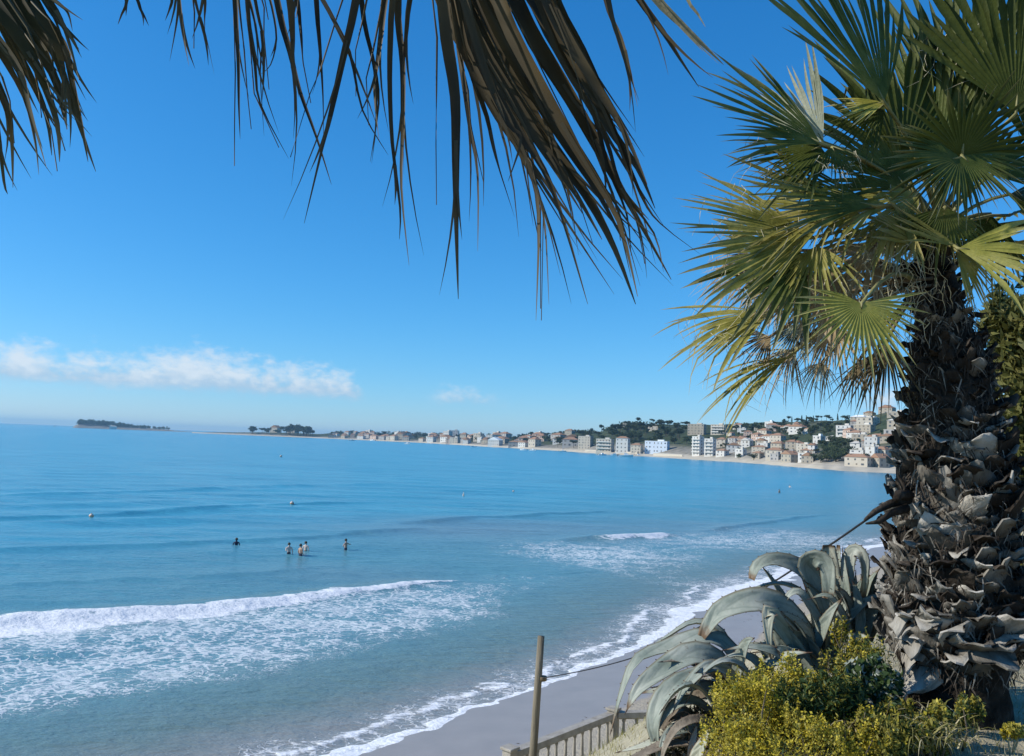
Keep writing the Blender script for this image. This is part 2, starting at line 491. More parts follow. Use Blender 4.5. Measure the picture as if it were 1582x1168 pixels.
# how much sand shows through and is stirred up in the water, by distance from the beach
shal = 1 - sstep(0, 4.5, off + 1.5 * sw2)
mid = 1 - sstep(16, 60, off + 14 * (fbm(X * .04, Y * .05, 71) - .5))
silt = blob(690, 818, 190, 18) * .8 + blob(560, 890, 160, 16) * .5 + blob(900, 815, 220, 14) * .6 + blob(1130, 815, 160, 12) * .5
silt = np.clip(silt, 0, 1)
near = 1 - sstep(3, 13, off + 4 * (fbm(X * .12, Y * .12, 77) - .5))
near = np.maximum(near, .75 * np.exp(-((d + 1.5) / 1.1) ** 2) * sstep(.02, .2, fr) * (1 - sstep(.85, 1, fr)))
F_ = grid_faces(*X.shape)
fs_ = s_.ravel()[F_].min(1)
keep = fs_ < 4.0

def sea_material():
    mt = bpy.data.materials.new('sea_water'); mt.use_nodes = True
    t = NT(mt.node_tree)
    co = t.n('ShaderNodeTexCoord').outputs['Object']
    A = lambda k: t.n('ShaderNodeAttribute', attribute_name=k).outputs['Fac']
    foam, lace, shal, mid, silt = A('foam'), A('lace'), A('shal'), A('mid'), A('silt')
    nb = t.noise(t.vscale(co, (.010, .035, 1)), 1.0, 4, .55)          # broad wind streaks
    nb2 = t.noise(t.vscale(co, (.05, .22, 1)), 1.0, 4, .6)
    deep = t.ramp(nb, [(.34, (.058, .295, .395)), (.66, (.080, .345, .440))])
    deep = t.mix(t.ss(nb2, .42, .66, 0, .8), deep, (.038, .225, .315))
    green = t.ramp(nb2, [(.3, (.086, .230, .268)), (.7, (.108, .264, .292))])
    c = t.mix(mid, deep, green)
    c = t.mix(A('near'), c, (.138, .200, .178))
    c = t.mix(t.math('MULTIPLY', silt, .6), c, (.19, .235, .255))
    c = t.mix(shal, c, (.25, .235, .21))
    # foam pattern
    wv = t.n('ShaderNodeVectorMath', operation='ADD')
    t.set(wv.inputs[0], co)
    sc = t.n('ShaderNodeVectorMath', operation='SCALE')
    t.set(sc.inputs[0], t.noise(co, 1.1, 3, .6, out=1)); sc.inputs['Scale'].default_value = 1.7
    t.t.links.new(sc.outputs[0], wv.inputs[1])
    vm = t.vscale(wv.outputs[0], (1.45, 2.7, 1))
    vo = t.n('ShaderNodeTexVoronoi', {'Vector': vm, 'Scale': 1.0}, feature='DISTANCE_TO_EDGE', voronoi_dimensions='2D').outputs['Distance']
    vo2 = t.n('ShaderNodeTexVoronoi', {'Vector': vm, 'Scale': 2.6}, feature='DISTANCE_TO_EDGE', voronoi_dimensions='2D').outputs['Distance']
    brk = t.noise(co, .55, 4, .6); fin = t.noise(co, 7, 3, .65)
    amt = t.math('MULTIPLY', lace, t.ss(brk, .30, .62, .25, 1.25))
    wth = t.math('MULTIPLY', amt, .29)
    l1 = t.math('SUBTRACT', 1.0, t.ss(vo, t.math('MULTIPLY', wth, .25), wth))
    l2 = t.math('MULTIPLY', t.math('SUBTRACT', 1.0, t.ss(vo2, t.math('MULTIPLY', wth, .3), t.math('MULTIPLY', wth, 1.2))), t.ss(brk, .45, .65, 0, .7))
    lf = t.math('MULTIPLY', t.math('MAXIMUM', l1, l2), t.ss(t.math('ADD', fin, t.math('MULTIPLY', amt, .5)), .48, .78))
    lf = t.math('MULTIPLY', lf, t.ss(amt, .04, .3))
    lf = t.math('MULTIPLY', lf, .70)
    fm = t.ss(t.math('ADD', foam, t.math('MULTIPLY', t.math('SUBTRACT', t.noise(t.vscale(co, (.8, 1.5, 1)), 2.4, 6, .68), .5), 2.5)), .36, .84)
    fm = t.math('MULTIPLY', fm, t.ss(foam, .02, .18))
    ff = t.math('MAXIMUM', fm, lf, clamp=True)
    # milky aerated water below the lace
    c = t.mix(t.math('MULTIPLY', lace, .22, clamp=True), c, (.34, .44, .45))
    c = t.mix(ff, c, (.80, .81, .81))
    rough = t.ss(ff, 0, 1, .22, .75)
    b = t.n('ShaderNodeBsdfPrincipled', {'Base Color': c, 'Roughness': rough, 'IOR': 1.33, 'Specular IOR Level': t.ss(ff, 0, 1, .5, .1)})
    h1 = t.noise(t.vscale(co, (.45, .9, 1)), 1.0, 5, .62)
    h2 = t.noise(t.vscale(co, (2.2, 3.6, 1)), 1.0, 4, .6)
    hgt = t.math('ADD', t.math('MULTIPLY', h1, .55), t.math('MULTIPLY', h2, .14))
    hgt = t.math('ADD', hgt, t.math('MULTIPLY', ff, t.math('MULTIPLY', fin, .07)))
    bp = t.n('ShaderNodeBump', {'Strength': .8, 'Distance': .55, 'Height': hgt})
    t.t.links.new(bp.outputs[0], b.inputs['Normal'])
    t.t.links.new(b.outputs[0], t.n('ShaderNodeOutputMaterial').inputs[0])
    return mt
M_SEA = sea_material()
sea = link_mesh('sea', np.stack([X, Y, Z], -1).reshape(-1, 3), F_[keep], M_SEA, None, True, None,
                {'foam': foam.ravel(), 'lace': lace.ravel(), 'shal': shal.ravel(), 'mid': mid.ravel(), 'silt': silt.ravel(), 'near': near.ravel()})
tag(sea, kind='structure')

# tide line: bits of dry weed left on the sand
g = np.random.RandomState(4); n = 2600
x = g.uniform(-4, 22, n); y = g.uniform(18, 66, n)
zz, ss2 = beach_z(x, y); ln_ = 4.6 + 1.1 * (fbm(x * .3, y * .3, 44) - .5)
k = (np.abs(ss2 - ln_) < .22 + .5 * g.rand(n) ** 3) | ((ss2 > 3) & (ss2 < 14) & (g.rand(n) < .05)); x, y, zz = x[k], y[k], zz[k]; n = len(x)
a_ = g.rand(n) * 6.28; L = .03 + .09 * g.rand(n); w2 = .008 + .014 * g.rand(n)
b = np.zeros((n * 4, 3)); dx, dy = np.cos(a_) * L, np.sin(a_) * L; ex, ey = -np.sin(a_) * w2, np.cos(a_) * w2
for q, (sx, sy, up) in enumerate(((-1, 0, .002), (0, -1, .012), (1, 0, .004), (0, 1, .012))):
    b[q::4] = np.stack([x + dx * sx + ex * sy, y + dy * sx + ey * sy, zz + up], 1)
M_WEED = mat('dry_weed', [(.035, .028, .018), (.08, .065, .04)], 5, .9)
wd = link_mesh('seaweed', b, np.arange(n * 4).reshape(-1, 4), M_WEED)
tag(wd, 'thin line of dry seaweed scraps along the sand', 'seaweed', kind='stuff')
# ================================================================ PALMS
def leaf_material(name, cols, tip, transl=0.3, rough=0.55, scale=6.0):
    return mat(name, cols, scale, rough, 0.25, 40, 3.0, .18, transl=transl, tipcol=tip)
M_FR = {
    'green': leaf_material('palm_leaf_green', [(.050, .075, .016), (.095, .120, .027), (.155, .165, .045)], (.30, .27, .14)),
    'dark': leaf_material('palm_leaf_dark', [(.042, .060, .010), (.075, .094, .017)], (.22, .21, .10), .28),
    'olive': leaf_material('palm_leaf_olive', [(.15, .15, .03), (.28, .26, .06), (.42, .37, .12)], (.40, .33, .18)),
    'yellow': leaf_material('palm_leaf_yellow', [(.23, .235, .045), (.39, .365, .08), (.50, .45, .15)], (.46, .39, .22)),
    'pale': leaf_material('palm_leaf_pale', [(.30, .32, .22), (.42, .43, .32)], (.50, .47, .36), .25, .45),
    'dry': leaf_material('palm_leaf_dry', [(.24, .17, .095), (.38, .29, .17), (.50, .41, .27)], (.52, .44, .31), .25, .8),
    'brown': leaf_material('palm_leaf_brown', [(.055, .042, .022), (.105, .078, .040), (.15, .115, .06)], (.25, .20, .11), .12, .7),
}
M_PET = mat('palm_stalk', [(.16, .15, .05), (.28, .25, .10)], 5, .5, .2)
M_PETD = mat('palm_stalk_dry', [(.10, .075, .045), (.20, .15, .09)], 5, .7, .3)

def fan_mesh(H, a, n, R, span, N, split, droop, fold, rng, cup=0.05, wav=0.065, tipamt=1.0, ragged=.28):
    """palmate blade: N pleated segments, joined near the hub and split outside; world coordinates"""
    b = MB()
    a = a.normalized(); n = (n - a * n.dot(a)).normalized(); s = n.cross(a)
    T = [0.02, 0.16, 0.32, split, split + (1 - split) * .25, split + (1 - split) * .5, split + (1 - split) * .75, 1.0]
    da = span / N
    for i in range(N):
        ang = -span + 2 * span * (i + .5) / N
        L = R * (0.70 + 0.30 * math.cos(ang * 0.55)) * rng.uniform(1 - ragged, 1 + ragged * .5)
        dr = droop * rng.uniform(.6, 1.5)
        d0 = a * math.cos(ang) + s * math.sin(ang)
        tg = -a * math.sin(ang) + s * math.cos(ang)
        lat = rng.gauss(0, wav); ben = rng.gauss(0, wav * 1.2)
        snap = rng.random() < .10 and droop > .1
        vs, fs, aa = [], [], []
        hw0 = split * L * math.tan(da) * 1.02
        for t in T:
            r = t * L
            if t <= split: hw = r * math.tan(da) * 1.02
            else: hw = hw0 * max(0.0, (1 - (t - split) / (1 - split))) ** .75
            q = max(0.0, t - .25)
            p = H + d0 * (r * (1 - .35 * dr * q * q)) + n * (cup * r * (1 - t)) + Vector((0, 0, -1)) * (dr * L * q ** 1.7)
            p = p + tg * (lat * L * q * q) + n * (ben * L * q * q)
            if snap and t > .8: p = p + Vector((0, 0, -1)) * L * (t - .8) * .9 - d0 * L * (t - .8) * .6
            fo = fold * hw * (1 if t <= split else 1.5)
            vs += [tuple(p - tg * hw), tuple(p - n * fo), tuple(p + tg * hw)]
            tp = max(0.0, (t - .62) / .38) * tipamt * rng.uniform(.4, 1.1)
            aa += [min(1, tp)] * 3
        for k in range(len(T) - 1):
            fs += [(k * 3, k * 3 + 1, k * 3 + 4, k * 3 + 3), (k * 3 + 1, k * 3 + 2, k * 3 + 5, k * 3 + 4)]
        b.add(vs, fs, 0, aa)
    return b

def img_dir(th, depth):
    """direction that looks th degrees (counter-clockwise from right) in the picture, tilted depth towards the viewer"""
    d = _R * math.cos(RAD(th)) + _U * math.sin(RAD(th))
    return (d * math.cos(RAD(depth)) - _F * math.sin(RAD(depth))).normalized()

def add_frond(palm, base, H, a, n, R, kind, rng, span=105, N=34, split=.5, droop=.12, fold=.55, petr=.012, dry_stalk=False, threads=0, **kw):
    """one leaf: blade with its stalk (and pale threads) as sub-parts"""
    bl = fan_mesh(H, a, n, R, RAD(span), N, split, droop, fold, rng, **kw)
    o = bl.build('frond', M_FR[kind], palm, True, 'tip')
    d = (H - base)
    mid = base + d * .5 + Vector((0, 0, .10 * d.length))
    mid2 = base + d * .25 + Vector((0, 0, .07 * d.length)); mid3 = base + d * .75 + Vector((0, 0, .07 * d.length))
    s = MB(); s.tube([base, mid2, mid, mid3, H, H + a.normalized() * R * .12], [petr * 1.8, petr * 1.3, petr, petr * .9, petr * .9, petr * .3], 6)
    s.build('stalk', M_PETD if dry_stalk else M_PET, o, True)
    if threads:
        th = MB(); n_ = (n - a * n.dot(a)).normalized(); sd_ = n_.cross(a.normalized())
        for k in range(threads):
            ang = RAD(rng.uniform(-span, span)); r = R * rng.uniform(.45, .8)
            p = H + (a.normalized() * math.cos(ang) + sd_ * math.sin(ang)) * r
            L = R * rng.uniform(.12, .4); pts = [p]; dd = Vector((rng.gauss(0, .5), rng.gauss(0, .3), rng.gauss(-.5, .5)))
            for q in range(4):
                dd = (dd + Vector((rng.gauss(0, .5), rng.gauss(0, .5), rng.gauss(-.35, .4)))).normalized()
                pts.append(pts[-1] + dd * L / 4)
            th.tube(pts, [.0022, .002, .0016, .0012, .0006], 3, cap=False)
        t_ = th.build('fibre', M_THREAD, o); t_['kind'] = 'stuff'
    return o

M_THREAD = mat('palm_thread', [(.42, .38, .25), (.55, .50, .36)], 8, .8)
M_TRUNK = mat('palm_trunk', [(.012, .010, .008), (.030, .026, .021), (.065, .056, .046)], 9, .95, 1.0, 40, 5, .1)
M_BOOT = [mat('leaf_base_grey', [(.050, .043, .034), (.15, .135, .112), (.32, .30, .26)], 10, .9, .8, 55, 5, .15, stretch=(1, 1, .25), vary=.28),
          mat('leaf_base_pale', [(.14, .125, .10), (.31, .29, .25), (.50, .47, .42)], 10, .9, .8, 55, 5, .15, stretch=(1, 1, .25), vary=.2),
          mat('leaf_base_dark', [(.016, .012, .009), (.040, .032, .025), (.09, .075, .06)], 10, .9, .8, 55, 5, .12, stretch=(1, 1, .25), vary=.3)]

def boot_mesh(seed, m, w=.085, h=.15, curl=.5, flare=.06, rag=.35):
    """broken leaf base: a curved tapering plate of real thickness, root at the origin, z up along the trunk, +y outward"""
    r = random.Random(seed); NU, NV = 5, 4
    top, bot = [], []
    tip = [1 - .42 * (-1 + 2 * i / (NU - 1)) ** 2 + r.uniform(-rag, rag * .6) * .45 for i in range(NU)]
    skew = r.uniform(-.35, .35)
    for j in range(NV):
        t = j / (NV - 1)
        for i in range(NU):
            u = -1 + 2 * i / (NU - 1)
            ww = w * (1 - .38 * t + .10 * math.sin(3 * t + seed))
            x = u * ww * .5 + skew * w * t * t * .5
            z = h * t * (1 + (tip[i] - 1) * t * t)
            y = flare * t ** 1.4 - curl * (u * u) * ww * .35 + .012 * t * math.sin(u * 3 + seed) + .010
            th = .007 + .012 * (1 - t) * (1 - .6 * u * u)
            top.append((x, y + th * .5, z)); bot.append((x, y - th * .5 - .004, z))
    vs = top + bot; B = NU * NV; fs = []
    for j in range(NV - 1):
        for i in range(NU - 1):
            q = j * NU + i
            fs.append((q, q + NU, q + NU + 1, q + 1)); fs.append((B + q, B + q + 1, B + q + NU + 1, B + q + NU))
    rim = [i for i in range(NU)] + [j * NU + NU - 1 for j in range(1, NV)] + [(NV - 1) * NU + i for i in range(NU - 2, -1, -1)] + [j * NU for j in range(NV - 2, 0, -1)]
    for k in range(len(rim)):
        p, q = rim[k], rim[(k + 1) % len(rim)]
        fs.append((p, q, B + q, B + p))
    me = bpy.data.meshes.new('leaf_base'); me.from_pydata(vs, [], fs); me.materials.append(m)
    me.polygons.foreach_set('use_smooth', np.array([k < 2 * (NU - 1) * (NV - 1) for k in range(len(fs))], dtype=bool)); me.update()
    return me

# ---------------------------------------------------------------- the big fan palm on the right
PD = 5.4
rng = random.Random(7)
TR = [(1110, 1476, 92), (1075, 1476, 86), (1040, 1475, 84), (1012, 1474, 96), (985, 1474, 103), (950, 1474, 104), (900, 1473, 99), (860, 1473, 97), (820, 1476, 94), (760, 1480, 92),
      (715, 1479, 87), (680, 1475, 80), (640, 1469, 73), (600, 1467, 68), (560, 1466, 66), (500, 1456, 52), (450, 1447, 44), (405, 1440, 40), (370, 1440, 36), (330, 1445, 26)]
tr_c = [P(u, v, PD) for v, u, r in TR]; tr_r = [(r - 13) * PD / FPX for v, u, r in TR]
tr_c[0].z = min(tr_c[0].z, bz(tr_c[0].x, tr_c[0].y) - .1)
palm = empty('palm_tree', (tr_c[1].x, tr_c[1].y, bz(tr_c[1].x, tr_c[1].y)))
tag(palm, 'stout fan palm with shaggy grey trunk of broken leaf bases rising on the right', 'palm tree')
bpy.context.view_layer.update()
PINV = Matrix.Translation(-palm.location)
def to_palm(o, root=None):
    pass
tb = MB(); tb.tube(tr_c, tr_r, 28)
# roughen
tv = []
for i, p in enumerate(tb.v):
    k = rng.uniform(.93, 1.05); c = tr_c[min(i // 28, len(tr_c) - 1)]
    tv.append(tuple(c + (Vector(p) - c) * k))
tb.v = tv
trunk = tb.build('trunk', M_TRUNK, palm, True)

def trunk_at(f):
    k = f * (len(tr_c) - 1); i = min(int(k), len(tr_c) - 2); t = k - i
    return tr_c[i].lerp(tr_c[i + 1], t), tr_r[i] * (1 - t) + tr_r[i + 1] * t, (tr_c[i + 1] - tr_c[i]).normalized()
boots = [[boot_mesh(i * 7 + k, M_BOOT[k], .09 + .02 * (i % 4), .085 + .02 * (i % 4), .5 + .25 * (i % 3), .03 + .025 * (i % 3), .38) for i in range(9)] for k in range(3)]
# arc table by height so that rows are evenly spaced
zs = [c.z for c in tr_c]
def f_of_z(z):
    for i in range(len(zs) - 1):
        if zs[i] <= z <= zs[i + 1]:
            return (i + (z - zs[i]) / (zs[i + 1] - zs[i])) / (len(zs) - 1)
    return 1.0
def put_boot(z, az_, tilt, sc, kind, roll=0.0, down=False, out=0.0):
    c, r, ax = trunk_at(f_of_z(z))
    o_ = Vector((math.cos(az_), math.sin(az_), 0)); o_ = (o_ - ax * o_.dot(ax)).normalized()
    upv = ax if not down else -ax
    x = upv.cross(o_) * -1
    M = Matrix((x, o_, upv)).transposed().to_4x4()
    M = M @ Matrix.Rotation(-tilt, 4, 'X') @ Matrix.Rotation(roll, 4, 'Y') @ Matrix.Diagonal((sc[0], sc[1], sc[2], 1))
    o = bpy.data.objects.new('leaf_base', rng.choice(boots[kind])); COL.objects.link(o)
    o.parent = trunk
    o.matrix_world = Matrix.Translation(c + o_ * (r * .97 + out)) @ M
    return o
n_boot = 0
cand = []
z = zs[3] + .02
row = 0
while z < zs[-3]:
    c, r, ax = trunk_at(f_of_z(z))
    cnt = max(6, int(2 * math.pi * r / .118))
    for k in range(cnt):
        a_ = 2 * math.pi * (k + .5 * (row % 2) + rng.uniform(-.25, .25)) / cnt
        facing = -math.sin(a_)                   # towards the camera
        zz = z + rng.uniform(-.05, .05)
        low = zz < zs[12]
        sea = math.cos(a_) < .25                  # seaward, sunlit side: light painted in by paler plates, shade by darker ones
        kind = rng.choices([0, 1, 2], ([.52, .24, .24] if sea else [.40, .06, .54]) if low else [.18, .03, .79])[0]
        tl = rng.uniform(.05, .8) if low else rng.uniform(.0, .4)
        if abs(facing) < .45: tl *= .4
        s = rng.uniform(.8, 1.5) * (.62 + .44 * float(sstep(zs[16], zs[8], zz)))
        cand.append((facing + (.15 if low else 0), (zz, a_, tl, (s * rng.uniform(.8, 1.6), 1.0, s * rng.uniform(.6, 1.25)), kind, rng.gauss(0, .45)), rng.uniform(-.012, .018)))
    z += .070 if z < zs[12] else .085
    row += 1
cand.sort(key=lambda q: -q[0])
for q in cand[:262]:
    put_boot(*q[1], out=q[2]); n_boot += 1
# the plates that show least (round the back) are one joined part
jm = MB()
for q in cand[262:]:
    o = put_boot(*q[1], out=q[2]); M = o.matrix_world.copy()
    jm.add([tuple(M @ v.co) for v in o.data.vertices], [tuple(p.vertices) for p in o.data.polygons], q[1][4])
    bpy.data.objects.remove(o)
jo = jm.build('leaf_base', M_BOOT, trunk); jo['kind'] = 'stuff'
# frayed fibres hanging from the plates
hm_ = MB()
for k in range(2600):
    zz = rng.uniform(zs[2], zs[-4]); a_ = rng.uniform(-math.pi * 1.05, .05 * math.pi)
    c, r, ax = trunk_at(f_of_z(zz))
    o_ = Vector((math.cos(a_), math.sin(a_), 0)); t_ = Vector((-math.sin(a_), math.cos(a_), 0))
    p = c + o_ * (r + rng.uniform(.0, .055)); L = rng.uniform(.04, .13); w_ = rng.uniform(.0015, .006)
    d = (Vector((0, 0, rng.choice([-1, -1, 1]))) + t_ * rng.gauss(0, .8) + o_ * rng.uniform(-.1, .5)).normalized()
    s_ = d.cross(o_).normalized()
    p1 = p + d * L * .5 + o_ * .008; p2 = p + d * L + Vector((0, 0, -.02))
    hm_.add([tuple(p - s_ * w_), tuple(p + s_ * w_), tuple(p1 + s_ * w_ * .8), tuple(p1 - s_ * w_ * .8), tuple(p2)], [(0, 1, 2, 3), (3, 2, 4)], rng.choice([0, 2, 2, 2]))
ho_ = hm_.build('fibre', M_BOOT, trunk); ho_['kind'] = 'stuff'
# the skirt of larger plates above the undercut foot
for k in range(22):
    a_ = -math.pi * (.02 + .96 * (k + rng.uniform(-.3, .3)) / 25)
    zz = zs[4] + rng.uniform(-.06, .16)
    s = rng.uniform(1.1, 1.9)
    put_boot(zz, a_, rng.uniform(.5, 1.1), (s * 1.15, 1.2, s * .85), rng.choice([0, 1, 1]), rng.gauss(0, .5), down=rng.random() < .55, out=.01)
    n_boot += 1
for (u, v, s, rl) in [(1385, 1010, 2.0, .5), (1400, 1030, 2.1, .3), (1375, 985, 1.7, .7), (1395, 960, 1.6, .2), (1412, 1040, 1.7, -.1), (1385, 940, 1.5, .1)]:
    p = P(u, v, PD)
    a_ = math.atan2(-(.35), (u - 1474) / 104.0)
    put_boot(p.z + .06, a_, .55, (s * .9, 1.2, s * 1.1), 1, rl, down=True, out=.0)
# broken dark stalks on the left flank of the trunk
st = MB()
st.tube([P(1402, 772, 5.25), P(1375, 778, 5.2), P(1352, 790, 5.15), P(1336, 803, 5.1)], [.030, .026, .018, .008], 7)
st.tube([P(1400, 785, 5.2), P(1378, 792, 5.12), P(1358, 806, 5.08), P(1338, 809, 5.05)], [.03, .022, .016, .006], 7)
st.tube([P(1405, 765, 5.2), P(1388, 764, 5.1), P(1384, 772, 5.05)], [.03, .028, .02], 7)
st.build('broken_stalk', M_BOOT[2], palm, True)
for (pts, r) in [([(1440, 430), (1400, 433), (1360, 434), (1322, 437)], .012), ([(1445, 440), (1402, 446), (1370, 455), (1345, 466)], .011)]:
    s = MB(); s.tube([P(u, v, 5.3) for u, v in pts], r, 6); s.build('stalk', M_PETD, palm, True)

# fronds: hub pixel, depth, picture angle of the axis, axis tilt to viewer, picture angle + tilt of the upper side, radius (px), kind ...
CROWN = [P(1440, 380, PD), P(1445, 340, PD)]
def fr(u, v, D, th, dep, nth, ndep, Rpx, kind, base=None, **kw):
    H = P(u, v, D)
    b = P(base[0], base[1], base[2] if len(base) > 2 else PD) if base else CROWN[0]
    return add_frond(palm, b, H, img_dir(th, dep), img_dir(nth, ndep), Rpx * D / FPX, kind, rng, **kw)
# n: direction of the upper face
fr(1331, 469, 4.6, 262, 12, 90, 62, 128, 'yellow', (1418, 436), span=112, N=30, droop=.10, split=.42, tipamt=.9)
fr(1192, 484, 5.4, 190, 6, 100, 28, 188, 'olive', (1425, 420), span=44, N=18, droop=.24, split=.55, threads=14, tipamt=.9)
fr(1200, 480, 5.5, 200, -10, 120, 20, 165, 'olive', (1425, 420), span=30, N=12, droop=.24, split=.5)
fr(1218, 552, 5.7, 200, 8, 110, 25, 160, 'olive', (1430, 440), span=32, N=15, droop=.42, split=.5, threads=16, tipamt=1.0)
fr(1252, 368, 5.1, 176, 6, 100, 55, 226, 'olive', (1432, 388), span=52, N=26, droop=.10, split=.56, threads=10)
fr(1262, 380, 5.05, 255, 20, 120, 40, 120, 'olive', (1432, 388), span=60, N=16, droop=.25, split=.35, threads=12)
fr(1268, 222, 4.95, 152, 0, 60, 50, 215, 'green', (1440, 345), span=50, N=24, droop=.06, split=.62, cup=.10)
fr(1272, 220, 5.05, 112, -15, 200, 35, 150, 'pale', (1440, 345), span=34, N=14, droop=.0, split=.6, cup=.02, tipamt=.2)
fr(1270, 225, 5.0, 205, 0, 90, 45, 150, 'dark', (1440, 345), span=55, N=18, droop=.10, split=.35)
fr(1285, 228, 4.95, 300, 15, 60, 50, 75, 'green', (1440, 345), span=80, N=16, droop=.35, split=.4, threads=22)
fr(1350, 318, 4.9, 168, 4, 95, 45, 205, 'green', (1442, 365), span=40, N=20, droop=.10, split=.6)
fr(1355, 320, 4.95, 190, 10, 95, 30, 160, 'olive', (1442, 365), span=42, N=16, droop=.18, split=.5, threads=10)
fr(1366, 158, 5.0, 112, -6, 20, 55, 300, 'green', (1448, 330), span=52, N=28, droop=.02, split=.66, cup=.06, tipamt=.3)
fr(1366, 158, 5.05, 190, 4, 80, 40, 90, 'yellow', (1448, 330), span=42, N=12, droop=.08, split=.5)
fr(1366, 160, 5.1, 225, 0, 80, 45, 110, 'dark', (1448, 330), span=38, N=12, droop=.12, split=.35)
fr(1486, 240, 4.75, 95, 25, 270, 70, 150, 'dark', (1448, 345), span=165, N=46, droop=.10, split=.45, cup=-.05)
fr(1484, 244, 4.7, 190, 22, 90, 62, 148, 'green', (1448, 345), span=60, N=22, droop=.16, split=.45, tipamt=.9)
fr(1486, 240, 4.7, 300, 25, 90, 60, 130, 'green', (1448, 345), span=70, N=24, droop=.20, split=.42)
fr(1480, 384, 4.8, 352, 18, 120, 55, 135, 'yellow', (1446, 400), span=42, N=12, droop=.14, split=.6, tipamt=.5)
fr(1478, 386, 4.85, 300, 10, 60, 45, 105, 'olive', (1446, 400), span=48, N=12, droop=.26, split=.45)
fr(1478, 382, 4.9, 150, 0, 60, 50, 120, 'olive', (1446, 400), span=30, N=12, droop=.02, split=.66)
fr(1435, 385, 5.0, 145, 10, 50, 55, 110, 'olive', (1444, 400), span=32, N=12, droop=.04, split=.66)
fr(1450, 250, 5.35, 98, -4, 200, 50, 280, 'green', (1446, 350), span=38, N=22, droop=.0, split=.70, cup=.10, threads=26, tipamt=.3)
fr(1500, 200, 5.2, 84, 0, 200, 45, 300, 'dark', (1446, 350), span=38, N=24, droop=.0, split=.72, cup=.06, tipamt=.2)
fr(1570, 175, 5.0, 92, 10, 190, 62, 300, 'dark', (1450, 340), span=50, N=26, droop=.02, split=.7, tipamt=.2)
fr(1600, 240, 5.2, 40, 0, 180, 50, 230, 'dark', (1450, 340), span=70, N=26, droop=.08, split=.6)
fr(1560, 300, 5.3, 330, 0, 100, 40, 190, 'dark', (1450, 360), span=62, N=24, droop=.16, split=.4)
fr(1530, 330, 5.6, 250, -10, 80, 40, 140, 'dark', (1450, 370), span=60, N=18, droop=.25, split=.35)
fr(1440, 270, 5.6, 140, -20, 60, 40, 180, 'dark', (1446, 350), span=60, N=24, droop=.08, split=.55)
fr(1370, 528, 5.5, 268, 0, 180, 30, 112, 'brown', (1420, 450), span=48, N=18, droop=.15, split=.4, dry_stalk=True)
fr(1352, 545, 5.55, 240, 0, 180, 30, 95, 'brown', (1420, 450), span=40, N=12, droop=.2, split=.35, dry_stalk=True)
fr(1235, 432, 5.25, 222, 0, 120, 30, 110, 'dry', (1425, 430), span=60, N=22, droop=.40, split=.4, dry_stalk=True, threads=30)
fr(1215, 440, 5.3, 180, 0, 120, 45, 90, 'pale', (1425, 430), span=60, N=20, droop=.10, split=.4, dry_stalk=True, threads=24)
fr(1290, 500, 5.7, 250, 0, 150, 30, 110, 'dry', (1425, 440), span=60, N=18, droop=.40, split=.35, dry_stalk=True, threads=20)
fr(1325, 560, 5.65, 262, 0, 150, 30, 70, 'dry', (1425, 450), span=40, N=10, droop=.40, split=.35, dry_stalk=True)
# fill of older leaves behind the front ones
for (u, v, D, th, R_, kd) in [(1245, 395, 5.15, 192, 190, 'green'), (1290, 330, 5.2, 178, 190, 'olive'),
                              (1285, 250, 5.2, 170, 190, 'green'), (1330, 300, 5.3, 205, 160, 'olive'), 
                              (1300, 420, 5.3, 230, 130, 'dry'), (1400, 290, 5.2, 120, 190, 'green'), (1420, 300, 5.1, 200, 150, 'olive'), (1395, 250, 5.3, 85, 260, 'dark'), (1350, 380, 5.3, 215, 120, 'dry'), (1390, 330, 5.0, 240, 110, 'olive'), (1460, 320, 4.9, 260, 110, 'green'), (1530, 270, 5.2, 20, 190, 'dark')]:
    fr(u, v, D, th + rng.uniform(-6, 6), rng.uniform(-8, 10), 95, rng.uniform(35, 60), R_, kd, (1435, 385), span=rng.uniform(48, 70), N=22, droop=rng.uniform(.12, .26) if kd != 'dry' else .42, split=rng.uniform(.45, .6), threads=8, dry_stalk=kd == 'dry')
for (u, v, th, R_) in [(1205, 462, 215, 95), (1255, 455, 240, 100), (1240, 500, 232, 110), (1285, 470, 262, 95), (1190, 520, 205, 90), (1310, 420, 250, 80), (1270, 560, 255, 60), (1350, 480, 262, 70), (1180, 420, 200, 110), (1175, 395, 212, 120), (1225, 540, 225, 90), (1215, 330, 190, 130)]:
    fr(u, v, 5.8 + rng.uniform(-.1, .15), th, 0, 110, rng.uniform(20, 50), R_, rng.choice(['dry', 'pale', 'dry']), (1428, 430), span=62, N=20, droop=.45, split=.3, dry_stalk=True, threads=14, wav=.10)
# leaves on the far side and to the right, out of the photograph's view but part of the crown
for k in range(9):
    a_ = RAD(20 + 17 * k + rng.uniform(-6, 6)); e_ = RAD(rng.uniform(-10, 55))
    d = Vector((math.cos(a_) * math.cos(e_), math.sin(a_) * math.cos(e_), math.sin(e_)))
    b_ = CROWN[k % 2]; H = b_ + d * rng.uniform(.55, .8)
    add_frond(palm, b_, H, d, Vector((-d.x * d.z, -d.y * d.z, 1 - d.z * d.z)), rng.uniform(.6, .8), rng.choice(['green', 'olive', 'dark']), rng, span=95, N=24, droop=.16)
